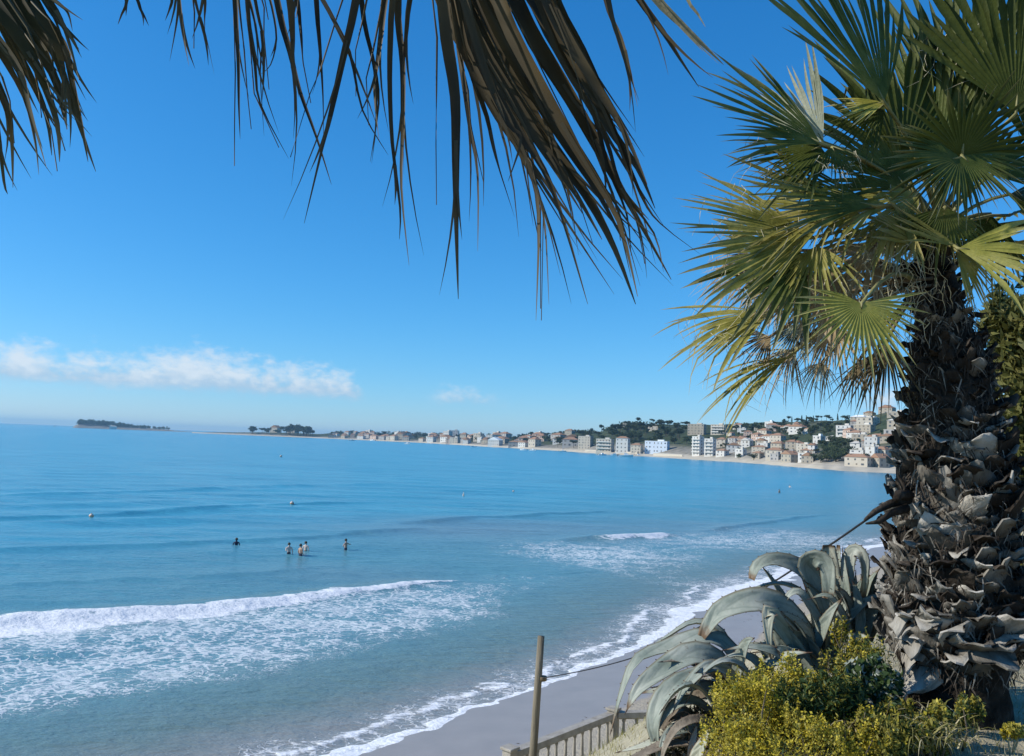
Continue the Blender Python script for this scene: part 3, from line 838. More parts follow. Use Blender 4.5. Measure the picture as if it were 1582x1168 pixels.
# curled threads and dead fibres round the top of the stem
th = MB()
for k in range(170):
    u = rng.gauss(1400, 55); v = rng.gauss(400, 50)
    p = P(u, v, rng.uniform(5.0, 5.35)); pts = [p]; dd = Vector((rng.gauss(0, .6), rng.gauss(0, .4), rng.gauss(-.4, .5)))
    for q in range(4):
        dd = (dd + Vector((rng.gauss(0, .6), rng.gauss(0, .5), rng.gauss(-.4, .5)))).normalized(); pts.append(pts[-1] + dd * rng.uniform(.03, .06))
    th.tube(pts, [.003, .0028, .0022, .0016, .0008], 3, cap=False)
fb = th.build('fibre', M_THREAD, trunk); fb['kind'] = 'stuff'

# ---------------------------------------------------------------- palm beside the camera whose leaves hang into the top of the view
M_HANG = mat('hanging_leaf', [(.030, .021, .009), (.060, .043, .017), (.11, .078, .03)], 3, .6, 0, 40, 2.0, .3, transl=.14, tipcol=(.20, .16, .09))
M_HANGG = mat('hanging_leaf_green', [(.032, .032, .008), (.062, .050, .014), (.11, .072, .02)], 4, .6, 0, 40, 2.0, .3, transl=.2, tipcol=(.36, .30, .18))
M_HANGP = leaf_material('hanging_leaf_pale', [(.22, .20, .11), (.32, .29, .18)], (.36, .32, .22), .25, .6, 9)
pc = Vector((-1.30, 0.70, 10.95))
palm2 = empty('palm_tree', (-1.42, .55, bz(-1.42, .55)))
tag(palm2, 'palm whose long dry leaves hang down into the top of the view', 'palm tree')
t2 = MB()
t2.tube([(-1.42, .55, bz(-1.42, .55) - .1), (-1.40, .57, 8.2), (-1.36, .62, 9.2), (-1.32, .68, 10.3), tuple(pc)], [.20, .17, .15, .15, .12], 14)
trunk2 = t2.build('trunk', M_TRUNK, palm2, True)
def hang_frond(hub, paths, base, D, mt_default, wf=1.0):
    """hub pixel (outside the frame), leaflets given as centre lines (u, v) with a width in px"""
    H = P(hub[0], hub[1], D)
    s = MB(); b = Vector(base)
    s.tube([b, b.lerp(H, .35) + Vector((0, 0, .12)), b.lerp(H, .7) + Vector((0, 0, .10)), H], [.022, .016, .014, .012], 7)
    fo = s.build('frond', M_PETD, palm2, True)
    for pth in paths:
        wpx, pts = pth[0] * wf, pth[1]
        mt = pth[2] if len(pth) > 2 else mt_default
        dz = rng.uniform(-.12, .12)
        pts = [(hub[0] + (pts[0][0] - hub[0]) * .03, hub[1] + (pts[0][1] - hub[1]) * .03)] + [((hub[0] * .5 + pts[0][0] * .5), (hub[1] * .5 + pts[0][1] * .5))] + pts
        W = [P(u, v, D + dz * min(1.0, i / 2)) for i, (u, v) in enumerate(pts)]
        # resample with a spline
        q = []
        for i in range(len(W) - 1):
            p0, p1, p2, p3 = W[max(i - 1, 0)], W[i], W[i + 1], W[min(i + 2, len(W) - 1)]
            for t in (0, .33, .67):
                t2_, t3_ = t * t, t * t * t
                q.append(.5 * ((2 * p1) + (p2 - p0) * t + (2 * p0 - 5 * p1 + 4 * p2 - p3) * t2_ + (3 * p1 - p0 - 3 * p2 + p3) * t3_))
        q.append(W[-1])
        nq = len(q); b2 = MB(); vs, fs, aa = [], [], []
        tw0 = rng.uniform(-.9, .9); tw1 = rng.uniform(-1.5, 1.5)
        for i, p in enumerate(q):
            f = i / (nq - 1)
            tg = (q[min(i + 1, nq - 1)] - q[max(i - 1, 0)]).normalized()
            vw = (p - Vector((0, 0, CAM_Z))).normalized()
            sd_ = tg.cross(vw).normalized(); nn = sd_.cross(tg)
            an_ = tw0 + (tw1 - tw0) * f
            sd2 = sd_ * math.cos(an_) + nn * math.sin(an_); nn2 = nn * math.cos(an_) - sd_ * math.sin(an_)
            wv = wpx * .43 * D / FPX * (min(1, .25 + f * 2.2)) * (1 if f < .45 else max(0.02, 1 - (f - .45) / .55) ** .8) / max(.75, abs(math.cos(an_)))
            vs += [tuple(p - sd2 * wv), tuple(p + nn2 * wv * .45), tuple(p + sd2 * wv)]
            aa += [max(0, (f - .75) * 3) * .5] * 3
        for k in range(nq - 1):
            fs += [(k * 3, k * 3 + 1, k * 3 + 4, k * 3 + 3), (k * 3 + 1, k * 3 + 2, k * 3 + 5, k * 3 + 4)]
        b2.add(vs, fs, 0, aa)
        # the tip splits and frays into thin strips
        for e in range(2 if wpx > 12 else 1):
            k0 = int(nq * rng.uniform(.45, .75)); p = q[k0]; sv = []; dv = (q[min(k0 + 1, nq - 1)] - q[k0]).normalized()
            Ls = (q[-1] - q[k0]).length * rng.uniform(.4, .95); w0 = .0035 * D / 1.9 * rng.uniform(.6, 1.4)
            side = rng.choice([-1, 1]) * rng.uniform(.05, .28); vwd = (p - Vector((0, 0, CAM_Z))).normalized(); ss_ = dv.cross(vwd).normalized()
            for i in range(6):
                f = i / 5; c = p + dv * (Ls * f) + ss_ * (side * Ls * f * f) + Vector((0, 0, -.12 * Ls * f * f))
                ww = w0 * (1 - f ** 2 * .95); sv += [tuple(c - ss_ * ww), tuple(c + ss_ * ww)]
            b2.add(sv, [(2 * i, 2 * i + 1, 2 * i + 3, 2 * i + 2) for i in range(5)], 0, [.3] * 12)
        b2.build('leaflet', mt, fo, True, 'tip')
    # thin stray strips
    if len(paths) > 8:
        for k in range(int(len(paths) * .5)):
            wpx, pts = rng.choice(paths)[:2]
            m_ = MB(); off = (rng.gauss(0, 22), rng.gauss(10, 25)); k1 = rng.uniform(.75, 1.02)
            pp = [(hub[0] + (u - hub[0]) * k1 + off[0] * i / len(pts), hub[1] + (v - hub[1]) * k1 + off[1] * i / len(pts)) for i, (u, v) in enumerate(pts)]
            W = [P(u, v, D + rng.uniform(-.1, .1)) for u, v in pp]
            m_.tube(W, [.0035 * (1 - i / len(W) * .85) for i in range(len(W))], 4, cap=False, att=[0.2] * len(W))
            m_.build('strip', mt_default, fo, True, 'tip')
    return fo
# main brown leaf
hang_frond((585, -330), [
    (34, [(705, -60), (760, 60), (830, 190), (905, 300), (950, 385), (982, 470)]),
    (34, [(735, -60), (800, 70), (860, 180), (915, 262), (950, 330), (975, 430)]),
    (36, [(760, -70), (825, 60), (880, 150), (930, 240), (975, 320), (1037, 432)]),
    (30, [(790, -70), (850, 50), (905, 140), (950, 210), (985, 260), (1012, 322)]),
    (30, [(690, -60), (735, 60), (790, 150), (845, 235), (890, 300), (930, 370)]),
    (34, [(725, -60), (775, 50), (830, 150), (880, 230), (925, 300), (970, 385)]),
    (34, [(770, -60), (815, 40), (870, 130), (920, 215), (955, 285), (1003, 340)]),
    (26, [(810, -70), (865, 40), (920, 130), (965, 205), (1000, 285)]),
    (30, [(745, -60), (790, 50), (850, 160), (900, 245), (955, 340), (985, 458)]),
    (24, [(700, -60), (720, 60), (765, 160), (800, 230), (838, 320), (848, 470)]),
    (22, [(690, -60), (715, 70), (770, 180), (815, 250), (832, 330), (828, 495)]),
    (20, [(705, -60), (740, 90), (800, 200), (840, 262), (870, 340), (908, 470)]),
    (26, [(675, -60), (690, 60), (703, 150), (704, 250), (705, 350), (708, 462)]),
    (13, [(690, -60), (710, 80), (725, 190), (738, 270), (738, 388)]),
    (14, [(695, -40), (722, 90), (752, 180), (765, 240), (795, 335)]),
    (16, [(700, -50), (750, 110), (785, 190), (805, 215), (785, 280)]),
    (14, [(710, -40), (760, 120), (815, 215), (826, 280), (846, 360)]),
    (12, [(800, -60), (860, 70), (915, 170), (940, 260), (968, 330), (975, 395)]),
    (12, [(815, -60), (880, 70), (940, 180), (990, 300), (1020, 345), (1085, 395)]),
    (11, [(805, -60), (860, 80), (930, 200), (960, 290), (1010, 360), (1025, 420)]),
    (30, [(660, -80), (690, 20), (730, 90), (780, 150), (850, 250), (900, 330)]),
    (30, [(830, -80), (860, 10), (900, 80), (940, 160), (985, 245)]),
], pc, 1.9, M_HANG, .88)
# thin leaflets hanging left of it
hang_frond((520, -290), [
    (20, [(555, -60), (548, 10), (530, 90), (510, 180), (498, 228), (470, 345)]),
    (14, [(553, -60), (562, 30), (578, 100), (585, 160), (572, 250)]),
    (17, [(596, -60), (592, 20), (584, 90), (578, 140), (586, 220)]),
    (15, [(606, -60), (604, 30), (602, 120), (606, 220), (618, 320), (617, 370)]),
    (18, [(612, -60), (615, 30), (622, 100), (622, 200), (620, 290), (632, 410)]),
    (14, [(634, -60), (630, 20), (626, 70), (622, 130), (624, 270)]),
    (18, [(425, -60), (432, 20), (448, 80), (463, 140), (490, 215), (512, 285)]),
    (18, [(447, -60), (450, 20), (452, 60), (453, 95), (462, 150)]),
    (13, [(458, -60), (462, 20), (466, 60), (468, 100)]),
    (14, [(488, -60), (490, 20), (494, 70), (499, 150), (500, 230)]),
    (12, [(475, -60), (510, 20), (540, 80), (560, 170), (600, 240)]),
], pc + Vector((.02, .02, -.05)), 2.0, M_HANG, .72)
hang_frond((380, -260), [
    (13, [(362, -60), (364, 20), (368, 90), (369, 160), (371, 215)]),
    (12, [(380, -60), (384, 30), (394, 100), (402, 160), (446, 245)]),
    (9, [(385, -60), (398, 20), (406, 60), (402, 110), (408, 210)]),
    (7, [(402, -60), (420, 10), (427, 60), (418, 100), (402, 115)]),
    (10, [(195, -60), (196, 0), (188, 22), (182, 38)]),
    (11, [(205, -60), (214, 4), (223, 25), (230, 40)]),
    (11, [(262, -60), (266, -5), (262, 14), (255, 32)]),
    (10, [(276, -60), (276, 2), (272, 40), (262, 95)]),
    (10, [(278, -60), (279, 20), (285, 65), (292, 102)]),
    (10, [(296, -60), (304, 10), (318, 55), (331, 115)]),
    (9, [(318, -60), (317, 5), (316, 30), (317, 60)]),
    (10, [(370, -60), (388, 10), (396, 50), (400, 120)]),
], pc + Vector((0, .05, -.02)), 2.1, M_HANG, .72)
# leaf in the upper left corner
hang_frond((-95, -105), [
    (26, [(-20, -10), (20, 70), (52, 130), (72, 180), (80, 240)], M_HANGG),
    (30, [(-10, -30), (40, 50), (80, 110), (95, 160), (104, 200)], M_HANGG),
    (28, [(0, -40), (50, 30), (88, 90), (118, 180), (148, 265)], M_HANGG),
    (24, [(20, -50), (70, 30), (105, 100), (133, 155)], M_HANGG),
    (20, [(30, -60), (85, 25), (118, 60), (138, 78)], M_HANGG),
    (28, [(-40, 10), (0, 80), (38, 150), (55, 220), (60, 270)], M_HANGG),
    (24, [(-55, 40), (-15, 110), (10, 165), (18, 210), (20, 290)], M_HANGG),
    (28, [(-25, -20), (30, 60), (62, 115), (88, 190), (92, 250)], M_HANGG),
    (22, [(0, -60), (55, 10), (98, 70), (110, 120), (128, 205), (136, 250)], M_HANGG),
    (18, [(15, -70), (75, 0), (100, 45), (122, 120)], M_HANGG),
    (22, [(-45, 20), (-5, 60), (30, 110), (45, 165), (72, 260)], M_HANGG),
    (12, [(25, -70), (60, -20), (90, 5), (105, 20), (112, 48)], M_HANGG),
    (16, [(-60, 50), (-25, 130), (-5, 190), (6, 280), (12, 300)], M_HANGG),
    (24, [(10, -55), (62, 25), (92, 85), (100, 140), (103, 200)], M_HANGG),
    (26, [(-15, -50), (25, 10), (60, 60), (86, 120), (100, 185)], M_HANGG),
    (26, [(-35, -35), (10, 40), (48, 95), (76, 150), (98, 225)], M_HANGG),
], pc + Vector((-.05, .05, -.15)), 1.6, M_HANGG, .80)
# two pale strips right of the main leaf
hang_frond((900, -300), [
    (18, [(985, -60), (1012, -5), (1050, 35), (1085, 68), (1118, 100)], M_HANGP),
    (14, [(955, -60), (985, -5), (1025, 50), (1050, 90), (1080, 135)]),
    (9, [(925, -60), (940, 15), (960, 60), (975, 115), (985, 165)]),
    (10, [(930, -60), (945, 25), (962, 80), (975, 140), (982, 205)]),
    (8, [(1050, -60), (1062, -2), (1078, 22), (1090, 42)], M_HANGP),
    (8, [(840, -60), (858, -5), (866, 10), (872, 16)]),
], pc + Vector((.05, 0, 0)), 2.2, M_HANG)
# leaves on the far side of that palm, behind the photographer
for k in range(7):
    a_ = RAD(150 + 28 * k); e_ = RAD(rng.uniform(5, 45))
    d = Vector((math.cos(a_) * math.cos(e_), math.sin(a_) * math.cos(e_), math.sin(e_)))
    add_frond(palm2, pc, pc + d * .7, d, Vector((-d.x * d.z, -d.y * d.z, 1 - d.z * d.z)), .75, 'green', rng, span=95, N=22, droop=.2)

# children were modelled in world space: undo the offset of their Empty
for root in (palm, palm2):
    inv = Matrix.Translation(-root.location)
    for ch in root.children:
        ch.matrix_parent_inverse = inv
# ================================================================ AGAVES, BUSHES, RAILING, POLE
def agave_mat(name, cols, edge):
    """waxy leaf skin: mottled bloom, darker horny margin, brown tip, the faint prints of the leaves it was folded against"""
    mt = bpy.data.materials.new(name); mt.use_nodes = True
    t = NT(mt.node_tree)
    co = t.n('ShaderNodeTexCoord').outputs['Object']
    e = t.n('ShaderNodeAttribute', attribute_name='edge').outputs['Fac']; f = t.n('ShaderNodeAttribute', attribute_name='along').outputs['Fac']
    n1 = t.noise(co, 4, 5, .62); n2 = t.noise(co, 26, 4, .65)
    c = t.ramp(n1, [(.32, cols[0]), (.5, cols[1]), (.68, cols[2])])
    print_ = t.math('SINE', t.math('ADD', t.math('MULTIPLY', f, 30.0), t.math('MULTIPLY', e, 9.0)))
    c = t.mix(t.ss(print_, .55, .95, 0, .30), c, tuple(x * .62 for x in cols[0]))
    c = t.mix(t.ss(n2, .60, .74, 0, .6), c, (.16, .13, .085))
    c = t.mix(t.ss(e, .80, .97, 0, .75), c, edge)
    c = t.mix(t.ss(t.math('ADD', f, t.math('MULTIPLY', n2, .12)), .92, 1.02), c, (.14, .09, .05))
    b = t.n('ShaderNodeBsdfPrincipled', {'Base Color': c, 'Roughness': t.ss(n1, .3, .7, .45, .7), 'Specular IOR Level': .3})
    bp = t.n('ShaderNodeBump', {'Strength': .35, 'Distance': .01, 'Height': t.math('ADD', n2, t.math('MULTIPLY', print_, .25))})
    t.t.links.new(bp.outputs[0], b.inputs['Normal'])
    t.t.links.new(b.outputs[0], t.n('ShaderNodeOutputMaterial').inputs[0])
    return mt
M_AG = agave_mat('agave_skin', [(.165, .20, .165), (.27, .295, .245), (.38, .39, .335)], (.14, .12, .075))
M_AGP = agave_mat('agave_skin_pale', [(.27, .28, .20), (.37, .37, .28), (.46, .44, .35)], (.20, .15, .10))
M_AGB = agave_mat('agave_skin_old', [(.24, .205, .155), (.34, .295, .235), (.43, .38, .31)], (.16, .11, .07))
M_AGD = mat('agave_dead_leaf', [(.10, .08, .06), (.20, .165, .125), (.32, .28, .22)], 7, .85, .6, 40, 5, .15)
M_SPINE = mat('agave_spine', [(.045, .025, .015), (.09, .05, .03)], 8, .5)

def spline(W, n):
    out = []
    seg = len(W) - 1
    for k in range(n):
        x = k / (n - 1) * seg; i = min(int(x), seg - 1); t = x - i
        p0, p1, p2, p3 = W[max(i - 1, 0)], W[i], W[i + 1], W[min(i + 2, seg)]
        t2, t3 = t * t, t * t * t
        out.append(.5 * ((2 * p1) + (p2 - p0) * t + (2 * p0 - 5 * p1 + 4 * p2 - p3) * t2 + (3 * p1 - p0 - 3 * p2 + p3) * t3))
    return out

def agave_leaf(plant, pts, wpx, face, kind=None, face2=None, chan=.28, tip=1.0, n=15, s=None, rg=None, base=.6):
    """pts: (u, v, D) along the midrib; wpx: greatest width in px; face: 0 = turned full to the viewer, 90 = on edge"""
    W = [P(*p) for p in pts]
    q = spline(W, n)
    D = sum(p[2] for p in pts) / len(pts)
    wm = .60 * wpx * D / FPX
    face2 = face if face2 is None else face2
    if s is None: s = -1 if pts[-1][0] < pts[0][0] else 1
    NU = 7
    top, bot = [], []
    for i, p in enumerate(q):
        f = i / (n - 1)
        tg = (q[min(i + 1, n - 1)] - q[max(i - 1, 0)]).normalized()
        vw = (p - Vector((0, 0, CAM_Z))).normalized()
        wp = tg.cross(vw).normalized()
        N0 = tg.cross(wp)
        if N0.dot(vw) > 0: N0 = -N0
        fa = RAD(face + (face2 - face) * f)
        N = (N0 * math.cos(fa) + wp * s * math.sin(fa)).normalized()
        wv = N.cross(tg).normalized()
        prof = base + (1 - base) * min(1, f / .40) if f < .40 else max(0.0, 1 - ((f - .40) / .60) ** 1.45 * tip)
        hw = wm * .5 * prof
        for k in range(NU):
            x = -1 + 2 * k / (NU - 1)
            e = chan * hw * (abs(x) * .75 + x * x * .5)
            wob = hw * .06 * math.sin(9 * f + 4 * x + wpx)
            thk = (.012 * (1 - x * x) + .003) * (1.25 - f)
            c = p + wv * (x * hw) + N * (e + wob)
            top.append(tuple(c)); bot.append(tuple(c - N * thk))
    vs = top + bot; B = len(top); fs = []
    for i in range(n - 1):
        for k in range(NU - 1):
            a = i * NU + k
            fs.append((a, a + 1, a + NU + 1, a + NU)); fs.append((B + a, B + a + NU, B + a + NU + 1, B + a + 1))
        a = i * NU; fs.append((a, a + NU, B + a + NU, B + a))
        a = i * NU + NU - 1; fs.append((a, B + a, B + a + NU, a + NU))
    fs.append(tuple(range(NU)) + tuple(B + k for k in range(NU - 1, -1, -1)))
    a = (n - 1) * NU; fs.append(tuple(a + k for k in range(NU - 1, -1, -1)) + tuple(B + a + k for k in range(NU)))
    ed = [abs(-1 + 2 * k / (NU - 1)) for i in range(n) for k in range(NU)] * 2; al = [i / (n - 1) for i in range(n) for k in range(NU)] * 2
    o = link_mesh('leaf', vs, fs, kind or M_AG, plant, True, None, {'edge': ed, 'along': al})
    # marginal teeth and end spine
    sp = MB()
    for i in range(2, n - 2):
        for k in (0, NU - 1):
            c = Vector(top[i * NU + k]); m_ = Vector(top[i * NU + NU // 2]); d = (c - m_)
            if d.length < 1e-4: continue
            d.normalize(); t_ = (q[i + 1] - q[i]).normalized()
            sp.add([tuple(c + t_ * .005), tuple(c - t_ * .005), tuple(c + d * .011 + t_ * .004)], [(0, 1, 2)])
    e_ = (q[-1] - q[-2]).normalized()
    if tip >= 1: sp.tube([q[-1] - e_ * .01, q[-1] + e_ * .03], [.005, .0005], 5, cap=False)
    so = sp.build('spine', M_SPINE, o); so['kind'] = 'stuff'
    return o

def plant_root(name, u, v, D, label, cat, group=None):
    p = P(u, v, D)
    o = empty(name, (p.x, p.y, bz(p.x, p.y)))
    tag(o, label, cat, group)
    roots.append(o)
    return o
roots = []
AGG = 'agaves on the edge of the bank'
agL = plant_root('agave', 1100, 1110, 5.5, 'low sprawling agave with long arching leaves reaching over the balustrade', 'agave', AGG)
agM = plant_root('agave', 1245, 1040, 5.7, 'middle agave with broad bent pale leaves behind the yellow bush', 'agave', AGG)
agU = plant_root('agave', 1315, 985, 5.9, 'upright agave with folded leaves next to the palm trunk', 'agave', AGG)
A = agave_leaf
# low plant
A(agL, [(1150, 1062, 5.6), (1125, 1000, 5.6), (1085, 985, 5.6), (1030, 1003, 5.6), (985, 1022, 5.55), (960, 1075, 5.5), (944, 1130, 5.45)], 62, 38, face2=72)
A(agL, [(1140, 1075, 5.5), (1110, 1025, 5.45), (1070, 1012, 5.4), (1020, 1040, 5.35), (985, 1068, 5.3), (968, 1098, 5.3)], 74, 40, face2=35)
A(agL, [(1135, 1080, 5.4), (1105, 1040, 5.3), (1060, 1050, 5.2), (1025, 1078, 5.15), (1010, 1115, 5.1), (1014, 1150, 5.1), (1022, 1185, 5.1)], 58, 68, face2=12)
A(agL, [(1145, 1070, 5.7), (1120, 985, 5.75), (1075, 962, 5.8), (1030, 985, 5.8), (996, 1006, 5.8)], 40, 74)
A(agL, [(1150, 1080, 5.35), (1130, 1045, 5.2), (1095, 1032, 5.1), (1060, 1062, 5.05), (1040, 1100, 5.0)], 46, 66, face2=30)
A(agL, [(1160, 1075, 5.3), (1150, 1035, 5.2), (1120, 1022, 5.1), (1088, 1040, 5.05), (1060, 1085, 5.0)], 34, 70)
A(agL, [(1110, 1110, 5.3), (1075, 1085, 5.2), (1045, 1090, 5.1), (1025, 1110, 5.1), (1012, 1140, 5.1)], 40, 50, kind=M_AG)
A(agL, [(1120, 1115, 5.2), (1090, 1070, 5.1), (1065, 1058, 5.0), (1040, 1072, 5.0), (1022, 1098, 5.0)], 30, 76)
A(agL, [(1100, 1130, 5.2), (1060, 1125, 5.1), (1030, 1140, 5.0), (1015, 1190, 4.95)], 38, 30, kind=M_AG)
A(agL, [(1115, 1140, 5.0), (1085, 1112, 4.95), (1050, 1122, 4.9), (1028, 1155, 4.9), (1020, 1190, 4.9)], 30, 45, kind=M_AGD)
A(agL, [(1085, 1128, 5.3), (1060, 1108, 5.2), (1035, 1112, 5.2), (1026, 1126, 5.2), (1050, 1134, 5.15)], 26, 40, kind=M_AGD, s=-1)
A(agL, [(1095, 1135, 5.25), (1062, 1098, 5.2), (1040, 1105, 5.2), (1030, 1118, 5.2)], 22, 60, kind=M_AGD)
A(agL, [(1060, 1132, 5.1), (1020, 1142, 5.1), (985, 1154, 5.15), (955, 1162, 5.2)], 34, 62, kind=M_AGP, chan=.1)
A(agL, [(1070, 1148, 5.0), (1030, 1150, 5.0), (990, 1165, 5.0), (950, 1182, 5.05)], 40, 60, kind=M_AGD, chan=.1)
A(agL, [(1066, 1180, 4.9), (1070, 1150, 4.9), (1077, 1118, 4.95)], 20, 10, kind=M_AGB)
A(agL, [(1068, 1190, 4.8), (1080, 1160, 4.8), (1098, 1124, 4.8)], 34, 25, kind=M_AGP)
A(agL, [(1165, 1080, 5.6), (1185, 1030, 5.7), (1170, 1000, 5.75), (1130, 1003, 5.8)], 44, 55)
A(agL, [(1160, 1080, 5.5), (1178, 1050, 5.4), (1165, 1022, 5.3), (1140, 1012, 5.3), (1110, 1020, 5.3)], 40, 60)
# middle plant
A(agM, [(1272, 1030, 5.7), (1240, 975, 5.7), (1205, 940, 5.65), (1165, 930, 5.6), (1120, 942, 5.6), (1100, 960, 5.6), (1085, 985, 5.6)], 78, 46, face2=30, tip=.7)
A(agM, [(1258, 1040, 5.6), (1225, 995, 5.5), (1196, 955, 5.4), (1188, 945, 5.38), (1187, 980, 5.35), (1196, 1040, 5.35)], 44, 28, face2=-10, kind=M_AGP)
A(agM, [(1262, 1060, 5.5), (1232, 1010, 5.5), (1205, 968, 5.5), (1190, 946, 5.5)], 70, -25, kind=M_AG, chan=.4, s=-1)
A(agM, [(1275, 1035, 5.8), (1250, 985, 5.8), (1215, 950, 5.8), (1180, 938, 5.8)], 56, 40)
A(agM, [(1280, 1025, 6.0), (1262, 960, 6.0), (1240, 918, 6.0), (1205, 902, 6.0), (1165, 910, 6.0), (1132, 934, 6.0)], 34, 76)
A(agM, [(1245, 1015, 6.1), (1222, 950, 6.1), (1198, 905, 6.1), (1178, 876, 6.1)], 34, 60, s=-1)
A(agM, [(1262, 1000, 6.1), (1255, 930, 6.1), (1240, 885, 6.1), (1200, 868, 6.05), (1172, 876, 6.0), (1163, 896, 6.0)], 66, 52, tip=.65)
A(agM, [(1250, 1060, 5.5), (1222, 1035, 5.4), (1200, 1010, 5.3), (1160, 1000, 5.3), (1120, 1004, 5.3)], 40, 55)
A(agM, [(1242, 1070, 5.4), (1228, 1030, 5.35), (1212, 1005, 5.3), (1198, 1000, 5.3)], 42, -10, s=-1)
A(agM, [(1285, 1040, 5.8), (1300, 990, 5.8), (1290, 955, 5.75), (1262, 960, 5.7)], 44, 40)
A(agM, [(1268, 1060, 5.6), (1262, 1020, 5.6), (1240, 985, 5.55), (1222, 975, 5.5)], 50, -20, s=-1)
# upright plant
A(agU, [(1292, 1010, 5.8), (1278, 945, 5.8), (1256, 895, 5.8), (1246, 872, 5.78), (1262, 862, 5.7), (1278, 872, 5.68), (1281, 905, 5.68), (1279, 925, 5.7)], 52, 18, tip=.5, n=20, s=-1)
A(agU, [(1318, 990, 5.9), (1302, 945, 5.9), (1288, 905, 5.9), (1281, 860, 5.9), (1280, 842, 5.9)], 46, 8, tip=.35, kind=M_AGP, s=-1)
A(agU, [(1320, 985, 5.95), (1308, 930, 5.95), (1297, 880, 5.95), (1296, 842, 5.95)], 20, -35, s=-1, tip=.5)
A(agU, [(1325, 985, 5.9), (1315, 930, 5.9), (1311, 880, 5.9), (1316, 855, 5.88), (1326, 852, 5.84), (1335, 866, 5.82), (1336, 900, 5.82), (1333, 935, 5.85)], 36, 18, n=22, tip=.8, s=1)
A(agU, [(1330, 990, 5.85), (1338, 945, 5.85), (1346, 910, 5.85), (1356, 884, 5.85)], 22, -30, s=1)
A(agU, [(1340, 990, 5.9), (1352, 945, 5.9), (1362, 910, 5.9), (1372, 880, 5.9)], 40, -5, kind=M_AGB, s=1)
A(agU, [(1335, 1000, 5.8), (1340, 960, 5.8), (1352, 935, 5.8), (1362, 920, 5.8)], 34, -20, s=1)
A(agU, [(1320, 1000, 5.75), (1308, 965, 5.7), (1292, 935, 5.65), (1275, 920, 5.65), (1252, 925, 5.65)], 30, 55)
A(agU, [(1312, 1005, 5.8), (1300, 960, 5.75), (1306, 925, 5.75)], 38, -15, s=-1)
A(agU, [(1325, 1010, 5.75), (1330, 960, 5.75), (1325, 920, 5.75), (1318, 900, 5.75)], 30, -15, s=-1)
A(agU, [(1280, 1020, 5.7), (1268, 970, 5.7), (1250, 935, 5.7), (1232, 915, 5.7), (1215, 925, 5.7), (1212, 945, 5.7)], 36, 50)
for (u0, v0, u1, v1, w_, fc, kd) in [(1312, 1000, 1268, 868, 40, 12, None), (1318, 1000, 1302, 850, 34, -18, None), (1326, 1000, 1340, 862, 36, -8, None), (1332, 1000, 1366, 892, 34, 14, M_AGB), (1308, 1005, 1244, 905, 38, 30, None), (1322, 1005, 1322, 885, 30, -30, None)]:
    A(agU, [(u0, v0, 5.88), ((u0 * 2 + u1) / 3 - 3, (v0 * 2 + v1) / 3, 5.86), ((u0 + u1 * 2) / 3 - 2, (v0 + v1 * 2) / 3, 5.86), (u1, v1, 5.9)], w_, fc, kind=kd, s=-1 if u1 < u0 else 1)
# more leaves of each rosette, arching out on every side
ra_ = random.Random(31)
for pl, u0, v0, D0, n_, lo, hi, L0 in ((agL, 1140, 1075, 5.5, 20, 0.15, 1.0, 120), (agM, 1265, 1025, 5.75, 16, .5, 1.3, 120), (agU, 1322, 990, 5.9, 12, .9, 1.45, 105)):
    for k in range(n_):
        a_ = ra_.uniform(0, 6.283); e_ = ra_.uniform(lo, hi); L = L0 * ra_.uniform(.7, 1.25)
        pts = []; u, v, D = u0 + ra_.gauss(0, 8), v0 + ra_.gauss(0, 6), D0
        for i in range(6):
            pts.append((u, v, D))
            u += math.cos(a_) * math.cos(e_) * L / 5; D += math.sin(a_) * math.cos(e_) * L / 5 * D0 / FPX; v -= (math.sin(e_) - .18 * math.sin(a_) * math.cos(e_)) * L / 5
            e_ -= ra_.uniform(.05, .38)
        A(pl, pts, ra_.uniform(34, 54), ra_.uniform(35, 75), s=-1 if math.cos(a_) < 0 else 1, kind=ra_.choice([None, None, None, None, M_AGB, M_AGD]) if pl is agL else None)
for pl, pts in ((agL, [(1112, 1150, 5.35), (1128, 1110, 5.4), (1148, 1070, 5.5)]), (agM, [(1240, 1100, 5.65), (1252, 1060, 5.7), (1268, 1015, 5.75)]), (agU, [(1312, 1040, 5.85), (1318, 1005, 5.9), (1324, 965, 5.9)])):
    c = [P(*p) for p in pts]
    c.insert(0, Vector((c[0].x, c[0].y, bz(c[0].x, c[0].y) - .15)))
    s = MB(); s.tube(c, [.10, .10, .09, .05], 9); s.build('stem', M_AGD, pl, True)

# ---------------------------------------------------------------- bushes
M_FLOW = mat('yellow_flower', [(.48, .37, .025), (.62, .51, .05), (.72, .62, .15)], 9, .7, 0, transl=.4)
M_OLEAF = mat('bush_leaf_olive', [(.21, .19, .03), (.33, .295, .055), (.44, .39, .11)], 9, .6, 0, transl=.4)
M_GLEAF = mat('bush_leaf_green', [(.028, .055, .016), (.055, .09, .028), (.09, .125, .045)], 9, .5, 0, transl=.25)
M_TLD = mat('scrub_leaf_dark', [(.018, .026, .010), (.04, .05, .02), (.08, .08, .035)], 9, .6, 0, transl=.15)
M_TWIG = mat('twig', [(.09, .07, .045), (.18, .15, .10)], 9, .85)
M_STRAW = mat('straw', [(.38, .33, .18), (.54, .48, .30)], 9, .8, 0, transl=.2)
M_BLADE = mat('grass_blade', [(.13, .135, .035), (.23, .21, .065), (.33, .29, .11)], 9, .6, 0, transl=.25)

